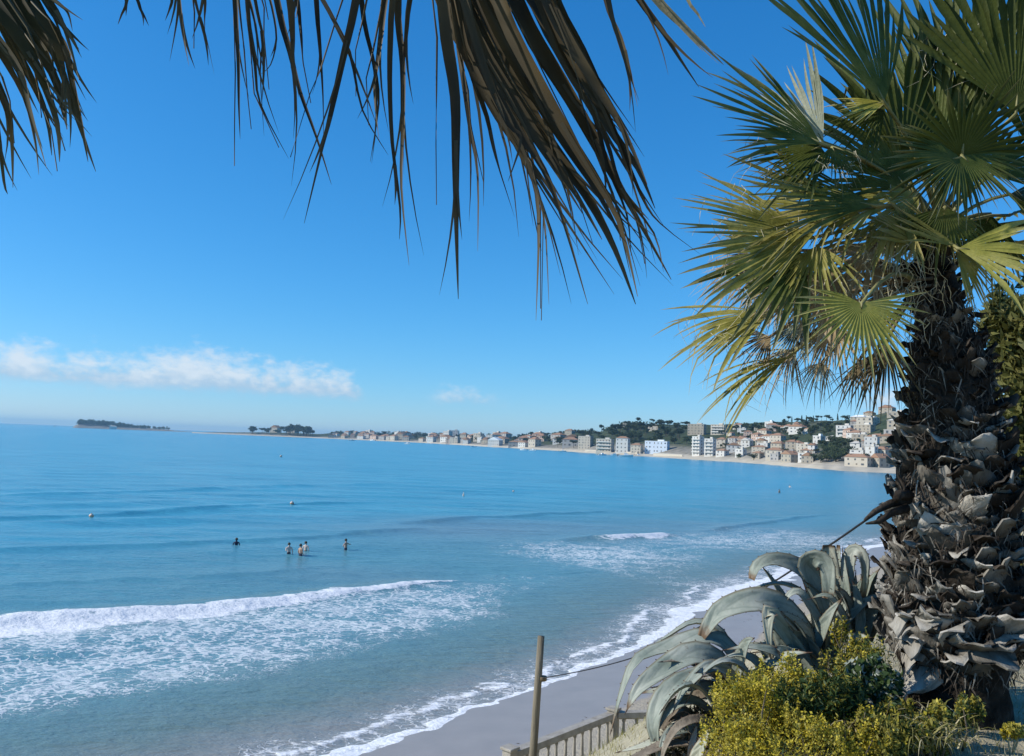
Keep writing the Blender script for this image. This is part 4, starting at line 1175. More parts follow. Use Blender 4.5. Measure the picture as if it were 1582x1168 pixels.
def leaf_cloud(blobs, n, size, rng_, elong=1.8, flat=.3, up=.3):
    """n small two-triangle leaves spread through ellipsoids [(centre, radii)], denser near the outside"""
    b = np.zeros((n * 4, 3)); 
    vol = [(r[0] * r[1] * r[2]) ** .62 for c, r in blobs]; tot = sum(vol)
    cum = np.cumsum(np.array(vol) / tot)
    g = np.random.RandomState(rng_.randrange(10 ** 6))
    pick = np.searchsorted(cum, g.rand(n)); pick = np.minimum(pick, len(blobs) - 1)
    C_ = np.array([list(c) for c, r in blobs])[pick]; R3 = np.array([list(r) for c, r in blobs])[pick]
    d = g.randn(n, 3); d /= np.linalg.norm(d, axis=1)[:, None]
    rad = g.rand(n) ** .42
    rad = rad * (.82 + .36 * vnoise(d[:, 0] * 3 + pick * 7.1, d[:, 1] * 3 + d[:, 2] * 4, 5))
    p = C_ + d * R3 * rad[:, None]
    t = g.randn(n, 3) + d * .6; t[:, 2] += up; t /= np.linalg.norm(t, axis=1)[:, None]
    q = np.cross(t, g.randn(n, 3)); q /= np.linalg.norm(q, axis=1)[:, None]
    L = size * (.55 + .9 * g.rand(n))[:, None]
    nn = np.cross(t, q)
    b[0::4] = p - t * L * .5; b[1::4] = p + q * L * .5 / elong + nn * L * .1; b[2::4] = p + t * L * .5; b[3::4] = p - q * L * .5 / elong + nn * L * .1
    f = np.arange(n * 4).reshape(-1, 4)
    return b, f, p
def feather(lst, n, rng_, h=.05):
    """thin upright sprays that break the outline"""
    out = list(lst)
    for k in range(n):
        c, r = rng_.choice(lst)
        d = Vector((rng_.gauss(0, 1), rng_.gauss(0, 1), abs(rng_.gauss(.6, .7)))).normalized()
        out.append((c + Vector((d.x * r[0], d.y * r[1], d.z * r[2])) * rng_.uniform(.95, 1.18), (.018 * rng_.uniform(.7, 1.6), .018, h * rng_.uniform(.6, 1.5))))
    return out
def bush(root, blobs, specs, rng_, twigs=24):
    blobs = feather(blobs, twigs * 5, rng_, .065)
    for nm, mt, n, size, el in specs:
        v, f, p = leaf_cloud(blobs, n, size, rng_, el)
        o = link_mesh(nm, v, f, mt, root); o['kind'] = 'stuff'
    tw = MB(); b0 = Vector(root.location)
    for k in range(twigs):
        c, r = rng_.choice(blobs)
        e = Vector(c) + Vector((rng_.gauss(0, .5) * r[0], rng_.gauss(0, .5) * r[1], rng_.uniform(-.2, .9) * r[2]))
        st_ = Vector((c[0] + rng_.gauss(0, .04), c[1] + rng_.gauss(0, .04), bz(c[0], c[1]) - .03))
        tw.tube([st_, st_.lerp(e, .5) + Vector((rng_.gauss(0, .03), rng_.gauss(0, .03), .02)), e], [.007, .005, .002], 4, cap=False)
    tw.build('stem', M_TWIG, root)
def blob_px(u, v, D, ru, rv, rd=None):
    c = P(u, v, D); k = D / FPX
    return (c, (ru * k, (rd or ru * .8) * k, rv * k))
rb = random.Random(21)
# ragged outline: many overlapping sprays rather than one ball
def sprays(lst, n, rng_, spread=.8, sz=.33):
    out = list(lst)
    for k in range(n):
        c, r = rng_.choice(lst)
        d = Vector((rng_.gauss(0, 1), rng_.gauss(0, 1), rng_.gauss(.3, 1))).normalized()
        out.append((c + Vector((d.x * r[0], d.y * r[1], d.z * r[2])) * spread, (r[0] * sz * rng_.uniform(.5, 1), r[1] * sz * rng_.uniform(.5, 1), r[2] * sz * rng_.uniform(.7, 1.6))))
    return out
b1 = plant_root('flowering_bush', 1210, 1130, 4.9, 'large bush covered in yellow flowers in front of the agaves', 'bush')
bl = sprays([blob_px(1160, 1120, 4.75, 65, 62), blob_px(1215, 1085, 4.95, 62, 55), blob_px(1270, 1120, 4.8, 70, 50), blob_px(1230, 1160, 4.55, 110, 45), blob_px(1150, 1165, 4.6, 60, 50), blob_px(1330, 1150, 4.6, 50, 40), blob_px(1175, 1075, 5.0, 40, 40)], 46, rb)
bush(b1, bl, [('flower', M_FLOW, 30000, .0135, 1.4), ('leaf', M_OLEAF, 18000, .020, 3.2), ('green_leaf', M_GLEAF, 3000, .024, 3.0)], rb, 60)
b2 = plant_root('shrub', 1270, 1075, 5.05, 'dark green leafy clump between the yellow bush and the agaves', 'shrub')
bush(b2, sprays([blob_px(1262, 1078, 4.75, 50, 32), blob_px(1232, 1088, 4.7, 30, 22), blob_px(1300, 1085, 4.8, 36, 26)], 14, rb), [('leaf', M_GLEAF, 4500, .042, 4.0), ('dry_leaf', M_OLEAF, 1200, .04, 4.0)], rb, 14)
b3 = plant_root('flowering_bush', 1315, 1020, 5.25, 'tall thin yellow flowering bush climbing between the upright agave and the palm', 'bush')
bush(b3, sprays([blob_px(1305, 1045, 5.2, 30, 28), blob_px(1330, 1025, 5.25, 30, 26), blob_px(1298, 1000, 5.5, 10, 26), blob_px(1345, 1045, 5.1, 30, 28), blob_px(1280, 1055, 5.2, 26, 26)], 24, rb, 1.1), [('flower', M_FLOW, 1500, .016, 1.3), ('leaf', M_OLEAF, 2000, .026, 3.0), ('green_leaf', M_GLEAF, 1200, .026, 3.0)], rb, 40)
bD = plant_root('shrub', 1075, 1150, 5.2, 'dark tangle of dead leaves and scrub under the sprawling agave', 'shrub')
bush(bD, sprays([blob_px(1085, 1120, 5.25, 34, 24), blob_px(1060, 1150, 5.15, 36, 24), blob_px(1105, 1150, 5.0, 34, 26), blob_px(1140, 1090, 5.5, 40, 24), blob_px(1030, 1165, 5.2, 26, 14)], 10, rb), [('dead_leaf', M_AGD, 1600, .06, 4.0), ('leaf', M_TLD, 2400, .035, 3.0)], rb, 14)
b4 = plant_root('shrub', 1360, 1060, 5.0, 'small blue green leafy plant at the left foot of the palm', 'shrub')
bush(b4, sprays([blob_px(1348, 1062, 4.95, 34, 28), blob_px(1372, 1075, 4.9, 24, 22)], 8, rb), [('leaf', M_GLEAF, 1500, .055, 2.2), ('pale_leaf', M_AG, 500, .06, 2.2)], rb, 10)
# low scrub along the foot of the palm
sc = [plant_root('shrub', 1395, 1125, 4.7, 'straggly olive shrub with hanging straw at the bottom centre right', 'shrub'),
      plant_root('shrub', 1480, 1085, 4.85, 'low yellow green scrub under the palm trunk', 'shrub')]
bush(sc[0], sprays([blob_px(1395, 1122, 4.7, 46, 24), blob_px(1430, 1144, 4.6, 36, 16), blob_px(1370, 1142, 4.55, 48, 30)], 26, rb), [('leaf', M_OLEAF, 5200, .034, 3.0), ('green_leaf', M_GLEAF, 1900, .034, 3.0), ('flower', M_FLOW, 900, .02, 1.3)], rb, 34)
bush(sc[1], sprays([blob_px(1465, 1112, 4.72, 30, 12), blob_px(1496, 1100, 4.95, 20, 8)], 8, rb), [('leaf', M_OLEAF, 1300, .024, 2.6), ('green_leaf', M_GLEAF, 700, .024, 2.6), ('flower', M_FLOW, 260, .016, 1.3)], rb, 6)
def sprig(u, v, D, h, label):
    r = plant_root('sprig', u, v, D, label, 'plant')
    base = Vector(r.location); s = MB(); tips = []
    for k in range(3):
        t = base + Vector((rb.gauss(0, .04), rb.gauss(0, .03), h * rb.uniform(.7, 1)))
        s.tube([base - Vector((0, 0, .03)), base.lerp(t, .5) + Vector((rb.gauss(0, .015), 0, 0)), t], [.006, .005, .002], 5, cap=False); tips.append(t)
    s.build('stem', M_STRAW, r)
    bls = [(t - Vector((0, 0, h * .12)), (.045, .04, h * .22)) for t in tips]
    for nm, mt, n in (('leaf', M_OLEAF, 260), ('flower', M_FLOW, 160)):
        vv, ff, _p = leaf_cloud(bls, n, .026, rb, 1.7)
        o = link_mesh(nm, vv, ff, mt, r); o['kind'] = 'stuff'
sprig(1450, 1098, 4.75, .23, 'upright sprig with yellow green leaves against the dark palm foot')
sprig(1562, 1110, 4.7, .17, 'small yellow flowered sprig at the right edge of the picture')
# long arching grass
gt = plant_root('grass_tuft', 1410, 1120, 4.6, 'arching tuft of yellow green grass below the palm trunk', 'grass tuft')
gb = MB()
for k in range(300):
    u = rb.gauss(1425, 34); v = rb.gauss(1122, 16)
    p = P(u, v, rb.uniform(4.45, 4.8)); p.z = min(p.z, bz(p.x, p.y) + .10)
    a_ = rb.uniform(0, 6.28); L = rb.uniform(.12, .27); o_ = Vector((math.cos(a_), math.sin(a_), 0)); q = [p]
    el_ = rb.uniform(.9, 1.45)
    for i in range(5):
        q.append(q[-1] + (o_ * math.cos(el_) + Vector((0, 0, math.sin(el_)))) * L / 5); el_ -= rb.uniform(.25, .75)
    sd_ = Vector((-o_.y, o_.x, 0)); w_ = rb.uniform(.003, .006)
    vs = []
    for i, c in enumerate(q):
        ww = w_ * (1 - (i / 5) ** 2 * .95); vs += [tuple(c - sd_ * ww), tuple(c + sd_ * ww)]
    gb.add(vs, [(2 * i, 2 * i + 1, 2 * i + 3, 2 * i + 2) for i in range(5)], rb.choice([0, 0, 1]))
g_ = gb.build('blade', [M_BLADE, M_STRAW], gt); g_['kind'] = 'stuff'

# short dry grass on the ground
def dry_grass(name, n, xr, yr, hmin, hmax, seed, cond, mats):
    g = np.random.RandomState(seed)
    x = g.uniform(*xr, n); y = g.uniform(*yr, n)
    k = cond(x, y, g); x, y = x[k], y[k]; n = len(x)
    z = bank_z(x, y) - .01
    a_ = g.rand(n) * 6.28; h = g.uniform(hmin, hmax, n); ln = g.uniform(.2, 1.1, n) * h
    w_ = .0022 + .0025 * g.rand(n)
    b = np.zeros((n * 3, 3))
    b[0::3] = np.stack([x - np.sin(a_) * w_, y + np.cos(a_) * w_, z], 1)
    b[1::3] = np.stack([x + np.sin(a_) * w_, y - np.cos(a_) * w_, z], 1)
    b[2::3] = np.stack([x + np.cos(a_) * ln, y + np.sin(a_) * ln, z + h], 1)
    f = np.arange(n * 3).reshape(-1, 3)
    o = link_mesh(name, b, f, mats, None, False, g.randint(0, len(mats), n))
    o['kind'] = 'stuff'
    return o
def on_top(x, y, g):
    e, _ = poly_dist(x, y, EDGE)
    return (e > .5) & (vnoise(x * 2.2, y * 2.2, 8) + g.rand(len(x)) * .5 > .52)
tag(dry_grass('dry_grass', 60000, (-1, 7), (2.6, 12), .02, .075, 5, on_top, [M_STRAW, M_STRAW, M_BLADE]), 'sparse short dry grass on the sandy ground around the palm', 'grass')
def on_slope(x, y, g):
    e, _ = poly_dist(x, y, EDGE)
    zb, _s = beach_z(x, y)
    return (e < -.9) & (e > -7) & (bank_z(x, y) > zb) & (vnoise(x * 1.1, y * 1.1, 18) + g.rand(len(x)) * .3 > .5)
tag(dry_grass('slope_grass', 60000, (-6, 12), (3, 26), 0.04, .14, 6, on_slope, [M_BLADE, M_STRAW, M_OLEAF]), 'tufty grass growing down the slope of the bank', 'grass')

# ---------------------------------------------------------------- tree behind the palm on the right
M_TLEAF = mat('tree_leaf', [(.075, .085, .020), (.14, .14, .036), (.24, .22, .07)], 5, .55, 0, transl=.3)
M_TLEAFD = mat('tree_leaf_dark', [(.022, .045, .016), (.045, .075, .026)], 5, .55, 0, transl=.2)
M_BARK = mat('bark', [(.06, .048, .035), (.13, .105, .08)], 8, .9, .8)
def near_tree(u, v, D, blobs, n, size, mt, label, nm='tree', el=3.2):
    r = plant_root(nm, u, v, D, label, 'tree')
    b = Vector(r.location); s = MB()
    tops = [c for c, _r in blobs]
    mid = b.lerp(tops[0], .55)
    s.tube([b - Vector((0, 0, .1)), b.lerp(mid, .5) + Vector((.05, 0, 0)), mid], [.10, .085, .07], 9)
    for c in tops: s.tube([mid - Vector((0, 0, .1)), mid.lerp(c, .5) + Vector((rb.gauss(0, .06), 0, .06)), c], [.05, .035, .012], 6)
    s.build('trunk', M_BARK, r, True)
    vv, ff, _p = leaf_cloud(sprays(blobs, 26, rb, .95, .4), n, size, rb, el)
    o = link_mesh('crown', vv, ff, mt, r); o['kind'] = 'stuff'
near_tree(1590, 800, 8.2, [blob_px(1590, 600, 8.2, 62, 75), blob_px(1575, 520, 8.3, 50, 60), blob_px(1640, 560, 8.2, 80, 90), blob_px(1570, 680, 8.1, 40, 60), blob_px(1610, 740, 8.0, 45, 80)], 9000, .12, M_TLEAF, 'yellow green leafy tree standing behind the palm trunk at the right edge')
near_tree(1640, 800, 9.4, [blob_px(1600, 480, 9.4, 60, 60), blob_px(1560, 545, 9.5, 34, 50), blob_px(1650, 600, 9.4, 80, 120)], 6000, .12, M_TLEAFD, 'dark green tree half hidden behind the yellow green one', el=4.5)
r_ = plant_root('shrub', 1590, 900, 7.0, 'pale straw coloured shrub low behind the right side of the palm trunk', 'shrub')
bush(r_, sprays([blob_px(1600, 880, 7.0, 34, 90), blob_px(1640, 920, 7.0, 70, 90)], 12, rb), [('leaf', M_STRAW, 2200, .06, 4.0), ('green_leaf', M_OLEAF, 1500, .05, 3.0)], rb, 16)

# ---------------------------------------------------------------- concrete balustrade on the lower walk
M_CONC = mat('weathered_concrete', [(.27, .245, .205), (.36, .33, .28), (.43, .40, .345)], 6, .9, .6, 50, 5, .15)
Azz = 4.36; FL = 3.44
ra = Vector((.185, 13.05, 0)); rbp = Vector((2.0, 15.15, 0)); rc = Vector((3.1, 15.35, 0))
wk = MB()
d_ = (rbp - ra).normalized(); ang_ = math.atan2(d_.y, d_.x); nr_ = Vector((d_.y, -d_.x, 0))
c_ = (ra + rbp) * .5 + nr_ * .62 + d_ * 1.0
wk.box((c_.x, c_.y, FL - 1.6), (5.6, 1.6, 3.2), 0, ang_)
walk = wk.build('walkway', M_CONC); tag(walk, kind='structure')
rail = empty('balustrade', (ra.x, ra.y, FL)); tag(rail, 'old concrete balustrade above the beach beside the wooden pole', 'balustrade'); roots.append(rail)
def rail_part(nm, mb_): return mb_.build(nm, M_CONC, rail)
def rail_run(a, b, nbal, nm='rail'):
    d = b - a; L = d.length; an_ = math.atan2(d.y, d.x); c = (a + b) * .5
    m_ = MB(); m_.box((c.x, c.y, Azz - .045), (L - .14, .15, .09), 0, an_); m_.box((c.x, c.y, Azz - .105), (L - .14, .10, .026), 0, an_)
    o = rail_part('rail', m_)
    m_ = MB(); m_.box((c.x, c.y, FL + .05), (L - .14, .16, .10), 0, an_); rail_part('kerb', m_)
    first = None
    for k in range(nbal):
        p = a + d * ((k + .75) / (nbal + .5))
        if first is None:
            m_ = MB(); h = Azz - .12 - FL - .10
            m_.lathe([(.034, 0), (.034, .04), (.024, .06), (.030, .2), (.033, h * .4), (.027, h * .7), (.022, h - .07), (.033, h - .04), (.033, h)], 10)
            first = m_.build('baluster', M_CONC, rail, True); o = first
        else:
            o = first.copy(); COL.objects.link(o); o.parent = rail
        o.location = (p.x + rb.gauss(0, .006), p.y, FL + .10)
        o.rotation_euler = (rb.gauss(0, .012), rb.gauss(0, .012), rb.uniform(0, 6))
rail_run(ra, rbp, 11); rail_run(rbp, rc, 4)
for p, w_ in ((ra, .17), (rbp, .16), (rc, .16)):
    m_ = MB(); m_.box((p.x, p.y, (FL + Azz + .03) / 2), (w_, w_, Azz + .03 - FL), 0, ang_)
    m_.box((p.x, p.y, Azz + .052), (w_ + .05, w_ + .05, .045), 0, ang_)
    o = rail_part('post', m_)
    bv = o.modifiers.new('b', 'BEVEL'); bv.width = .012; bv.segments = 2

# ---------------------------------------------------------------- wooden pole and the cable from it to the palm
M_WOOD = mat('weathered_pole', [(.10, .085, .06), (.19, .165, .12), (.27, .235, .175)], 6, .85, .7, 30, 5, .15, stretch=(1, 1, .12))
PT = P(836, 983, 12.75); PB = P(824, 1160, 12.75); dd = (PB - PT) / (PB.z - PT.z)
pb = PT + dd * (FL - PT.z) ; pb.z = FL
pole = empty('wooden_pole', pb); tag(pole, 'tall weathered wooden pole standing by the end of the balustrade', 'pole'); roots.append(pole)
m_ = MB(); m_.tube([pb, pb.lerp(PT, .3), pb.lerp(PT, .7), PT], [.062, .060, .057, .052], 10)
m_.build('shaft', M_WOOD, pole, True)
m_ = MB(); c = P(838, 1048, 12.75); m_.tube([c + Vector((0, 0, .03)), c - Vector((0, 0, .03))], .066, 10); m_.build('band', M_PETD, pole, True)
cable = MB()
cp = spline([P(838, 1048, 12.7), P(920, 1032, 11.4), P(1000, 1008, 10.2), P(1100, 958, 8.6), P(1200, 896, 7.2), P(1285, 840, 6.1), P(1340, 802, 5.5), P(1392, 768, 5.12)], 40)
cable.tube(cp, .008, 5)
cb = cable.build('cable', mat('cable_sheath', [(.02, .02, .022), (.035, .035, .038)], 8, .6), None, True)
tag(cb, 'thin dark cable slung from the wooden pole up to the palm trunk', 'cable')

for root in roots:
    inv = Matrix.Translation(-root.location)
    for ch in root.children:
        ch.matrix_parent_inverse = inv
# ================================================================ FAR SHORE: hills, beach town, trees, boats, bathers
def interp(u, tab): return np.interp(u, [t[0] for t in tab], [t[1] for t in tab])
T_D = [(295, 2500), (319, 2440), (420, 2330), (531, 2150), (652, 1850), (753, 1390), (879, 1060), (936, 900), (1012, 820), (1100, 705), (1145, 665), (1272, 492), (1363, 470), (1450, 440), (1600, 400), (1900, 380)]
T_CP = [(295, .4), (319, 1.2), (380, 3), (420, 4), (490, 4), (531, 7), (652, 8.5), (753, 9), (850, 11), (885, 17), (925, 21), (960, 31), (985, 35), (1012, 36), (1060, 36), (1110, 38), (1160, 42), (1200, 45), (1250, 47), (1300, 50), (1335, 54), (1363, 61), (1400, 66), (1450, 74), (1600, 80), (1900, 80)]
T_TC = [(295, 60), (319, 120), (420, 180), (531, 450), (753, 450), (880, 330), (960, 330), (1012, 360), (1110, 420), (1200, 440), (1272, 430), (1363, 300), (1600, 260), (1900, 260)]
_us = np.linspace(200, 1950, 600)
_az = np.array([az_of(u, 652 + .0384 * u) for u in _us])
def u_of_az(a): return np.interp(a, _az, _us)
def hfar(az_, r):
    u = u_of_az(az_); D = interp(u, T_D) / np.cos(az_); tc_ = interp(u, T_TC)
    D = D + 10 * (vnoise(u * .05, u * 0, 91) - .5)
    t = r - D
    zc = CAM_Z * np.clip(interp(u, T_CP) / 12, 0, 1) + interp(u, T_CP) / FPX * (D + tc_)
    k = np.clip((t - 38) / np.maximum(tc_ - 38, 20), 0, 1)
    prof = k ** .85
    z = np.where(t < 0, .09 * t, np.minimum(.13 * t, 2.4 + 0 * t)) + np.maximum(zc - 2.4, 0) * prof
    z = z + 2.2 * (fbm(u * .08, t * .012, 93) - .5) * sstep(60, 160, t)
    z = np.where(t > tc_, z - (t - tc_) * .05, z)
    return np.maximum(z, -3), t
ts = np.concatenate([np.linspace(-14, 40, 19), np.linspace(48, 520, 56), np.linspace(560, 1500, 14)])
us = np.linspace(297, 1900, 460)
azs = np.interp(us, _us, _az)
TT, AA = np.meshgrid(ts, azs, indexing='ij')
UU = np.broadcast_to(us[None, :], TT.shape)
DD = interp(UU, T_D) / np.cos(AA) + 10 * (vnoise(UU * .05, UU * 0, 91) - .5)
RR = DD + TT
Z, _t = hfar(AA, RR)
X = RR * np.sin(AA); Y = RR * np.cos(AA)
def hill_material():
    mt = bpy.data.materials.new('hillside'); mt.use_nodes = True
    t = NT(mt.node_tree)
    co = t.n('ShaderNodeTexCoord').outputs['Object']
    at = t.n('ShaderNodeAttribute', attribute_name='inland').outputs['Fac']
    n1 = t.noise(co, .018, 5, .6); n2 = t.noise(co, .12, 4, .6)
    veg = t.ramp(n2, [(.35, (.030, .045, .020)), (.58, (.060, .075, .034)), (.78, (.13, .12, .07))])
    veg = t.mix(t.ss(n1, .52, .70, 0, .45), veg, (.16, .145, .095))
    sandc = t.ramp(n2, [(.3, (.42, .37, .28)), (.7, (.52, .46, .36))])
    street = t.ramp(n2, [(.35, (.16, .15, .12)), (.65, (.30, .27, .22))])
    c = t.mix(t.ss(at, 34, 52), sandc, street)
    c = t.mix(t.ss(at, 70, 130), c, veg)
    b = t.n('ShaderNodeBsdfPrincipled', {'Base Color': c, 'Roughness': .95, 'Specular IOR Level': .1})
    t.t.links.new(b.outputs[0], t.n('ShaderNodeOutputMaterial').inputs[0])
    return mt
hill = link_mesh('hill', np.stack([X, Y, Z], -1).reshape(-1, 3), grid_faces(*X.shape), hill_material(), None, True, None, {'inland': TT.ravel()})
tag(hill, kind='structure')

def on_far(u, v, tmin=16.0, tmax=None):
    """where the view ray through (u, v) meets the far land; falls back on the crest"""
    r_ = photo_ray(u, v); a_ = math.atan2(r_.x, r_.y); sl = r_.z / math.hypot(r_.x, r_.y)
    D = float(interp(u_of_az(a_), T_D)) / math.cos(a_); tc_ = float(interp(u_of_az(a_), T_TC))
    rr = D + np.linspace(tmin, tmax or tc_, 500)
    zz, _ = hfar(np.full(500, a_), rr)
    hit = np.nonzero(CAM_Z + sl * rr <= zz)[0]
    i = hit[0] if len(hit) else 499
    return Vector((rr[i] * math.sin(a_), rr[i] * math.cos(a_), zz[i])), float(rr[i])
def far_at(u, t):
    a_ = float(np.interp(u, _us, _az)); D = float(interp(u, T_D)) / math.cos(a_)
    z, _ = hfar(np.array([a_]), np.array([D + t]))
    return Vector(((D + t) * math.sin(a_), (D + t) * math.cos(a_), float(z[0])))

# ---- houses
def flat(name, c, rough=.85, spec=.2):
    return mat(name, [tuple(x * .93 for x in c), c], .4, rough, 0, spec=spec, vary=.06)
WALLS = {'white': flat('plaster_white', (.64, .62, .57)), 'cream': flat('plaster_cream', (.54, .48, .385)), 'beige': flat('plaster_beige', (.41, .36, .28)),
         'grey': flat('plaster_grey', (.42, .40, .37)), 'ochre': flat('plaster_ochre', (.55, .41, .16)), 'pink': flat('plaster_pink', (.60, .45, .36)), 'blue': flat('cladding_blue_white', (.66, .73, .80))}
ROOFS = {'tile': flat('roof_tile', (.34, .20, .125)), 'pale': flat('roof_pale', (.60, .56, .49)), 'grey': flat('roof_grey', (.36, .35, .33)), 'white': flat('roof_white', (.80, .80, .77))}
M_GLASS = mat('window_glass', [(.06, .065, .07), (.12, .125, .13)], 1, .3, 0, spec=.5)
M_SHUT = mat('shutter', [(.16, .14, .11), (.26, .22, .17)], 1, .7)
rh_w = random.Random(9)
def house(name, pos, w, d, h, rz, wall, roof, kind, storeys, label, cat='house', group=None, balcony=False, deep=3.0):
    o = empty(name, pos, rz); tag(o, label, cat, group)
    m_ = MB(); m_.box((0, 0, (h - deep) / 2), (w, d, h + deep)); m_.build('wall', WALLS[wall], o)
    m_ = MB()
    if kind == 'flat':
        m_.box((0, 0, h + .12), (w + .3, d + .3, .24)); m_.box((w * .18, 0, h + .9), (w * .28, d * .4, 1.5))
    else:
        ov = .45; rh = min(w, d) * (.26 if kind == 'hip' else .34)
        a, b = w / 2 + ov, d / 2 + ov
        if kind == 'hip':
            k = max(0.0, a - b * .95) if a >= b else 0.0; k2 = max(0.0, b - a * .95) if b > a else 0.0
            vs = [(-a, -b, h), (a, -b, h), (a, b, h), (-a, b, h), (-k, -k2, h + rh), (k, k2, h + rh)]
            fs = [(0, 1, 5, 4) if a >= b else (0, 1, 4), (1, 2, 5) if a >= b else (1, 2, 5, 4), (2, 3, 4, 5) if a >= b else (2, 3, 5), (3, 0, 4) if a >= b else (3, 0, 4, 5), (0, 3, 2, 1)]
        else:
            vs = [(-a, -b, h), (a, -b, h), (a, b, h), (-a, b, h), (0, -b, h + rh), (0, b, h + rh)]
            fs = [(0, 4, 5, 3), (4, 1, 2, 5), (0, 1, 4), (3, 5, 2), (0, 3, 2, 1)]
        m_.add(vs, fs)
        m_.box((w * .22, d * .1, h + rh * .75), (.8, .8, 1.3))
    m_.build('roof', ROOFS[roof], o)
    wm = MB(); sh = storeys
    fh = h / sh
    for s in range(sh):
        zc = fh * (s + .52)
        nx = max(1, int(w / 3.4)); ny = max(1, int(d / 3.8))
        for i in range(nx):
            x = (i + .5) / nx * w - w / 2
            for sg in (-1, 1):
                wm.box((x + rh_w.uniform(-.5, .5), sg * (d / 2 + .02), zc), (rh_w.choice([.8, .9, 1.5]), .10, min(rh_w.choice([1.1, 1.3, 1.7]), fh * .55)), rh_w.choice([0, 0, 1]))
        for i in range(ny):
            y = (i + .5) / ny * d - d / 2
            for sg in (-1, 1): wm.box((sg * (w / 2 + .02), y, zc), (.10, 1.1, min(1.5, fh * .55)), 0)
    wo = wm.build('window', [M_GLASS, M_SHUT], o); wo['kind'] = 'stuff'
    if balcony:
        for s in range(1, sh):
            m_ = MB(); m_.box((0, -d / 2 - .75, fh * s), (w * .86, 1.4, .16)); m_.box((0, -d / 2 - 1.42, fh * s + .5), (w * .86, .06, .9)); m_.build('balcony', WALLS['white'], o)
    return o
rh_ = random.Random(5)
TURN = RAD(-30)
GT = 'buildings of the town round the bay'
def hs(u0, u1, v0, v1, wall, roof, kind, storeys, label, cat='house', balcony=False, depth=.8, turn=None, t=None, name='house'):
    u = (u0 + u1) / 2
    if t is None: pos, r = on_far(u, v1)
    else:
        pos = far_at(u, t); r = math.hypot(pos.x, pos.y)
    w = (u1 - u0) * r / FPX * .80; h = (v1 - v0) * r / FPX * .90
    rh = 0 if kind == 'flat' else min(w, w * depth) * .28
    h = max(2.6, h - rh * .8)
    d = w * depth
    rz = -math.atan2(pos.x, pos.y) + (turn if turn is not None else TURN + rh_.uniform(-.22, .22))
    pos = pos + Vector((pos.x, pos.y, 0)).normalized() * (d * .45)
    return house(name, pos, w, d, h, rz, wall, roof, kind, storeys, label, cat, GT, balcony)
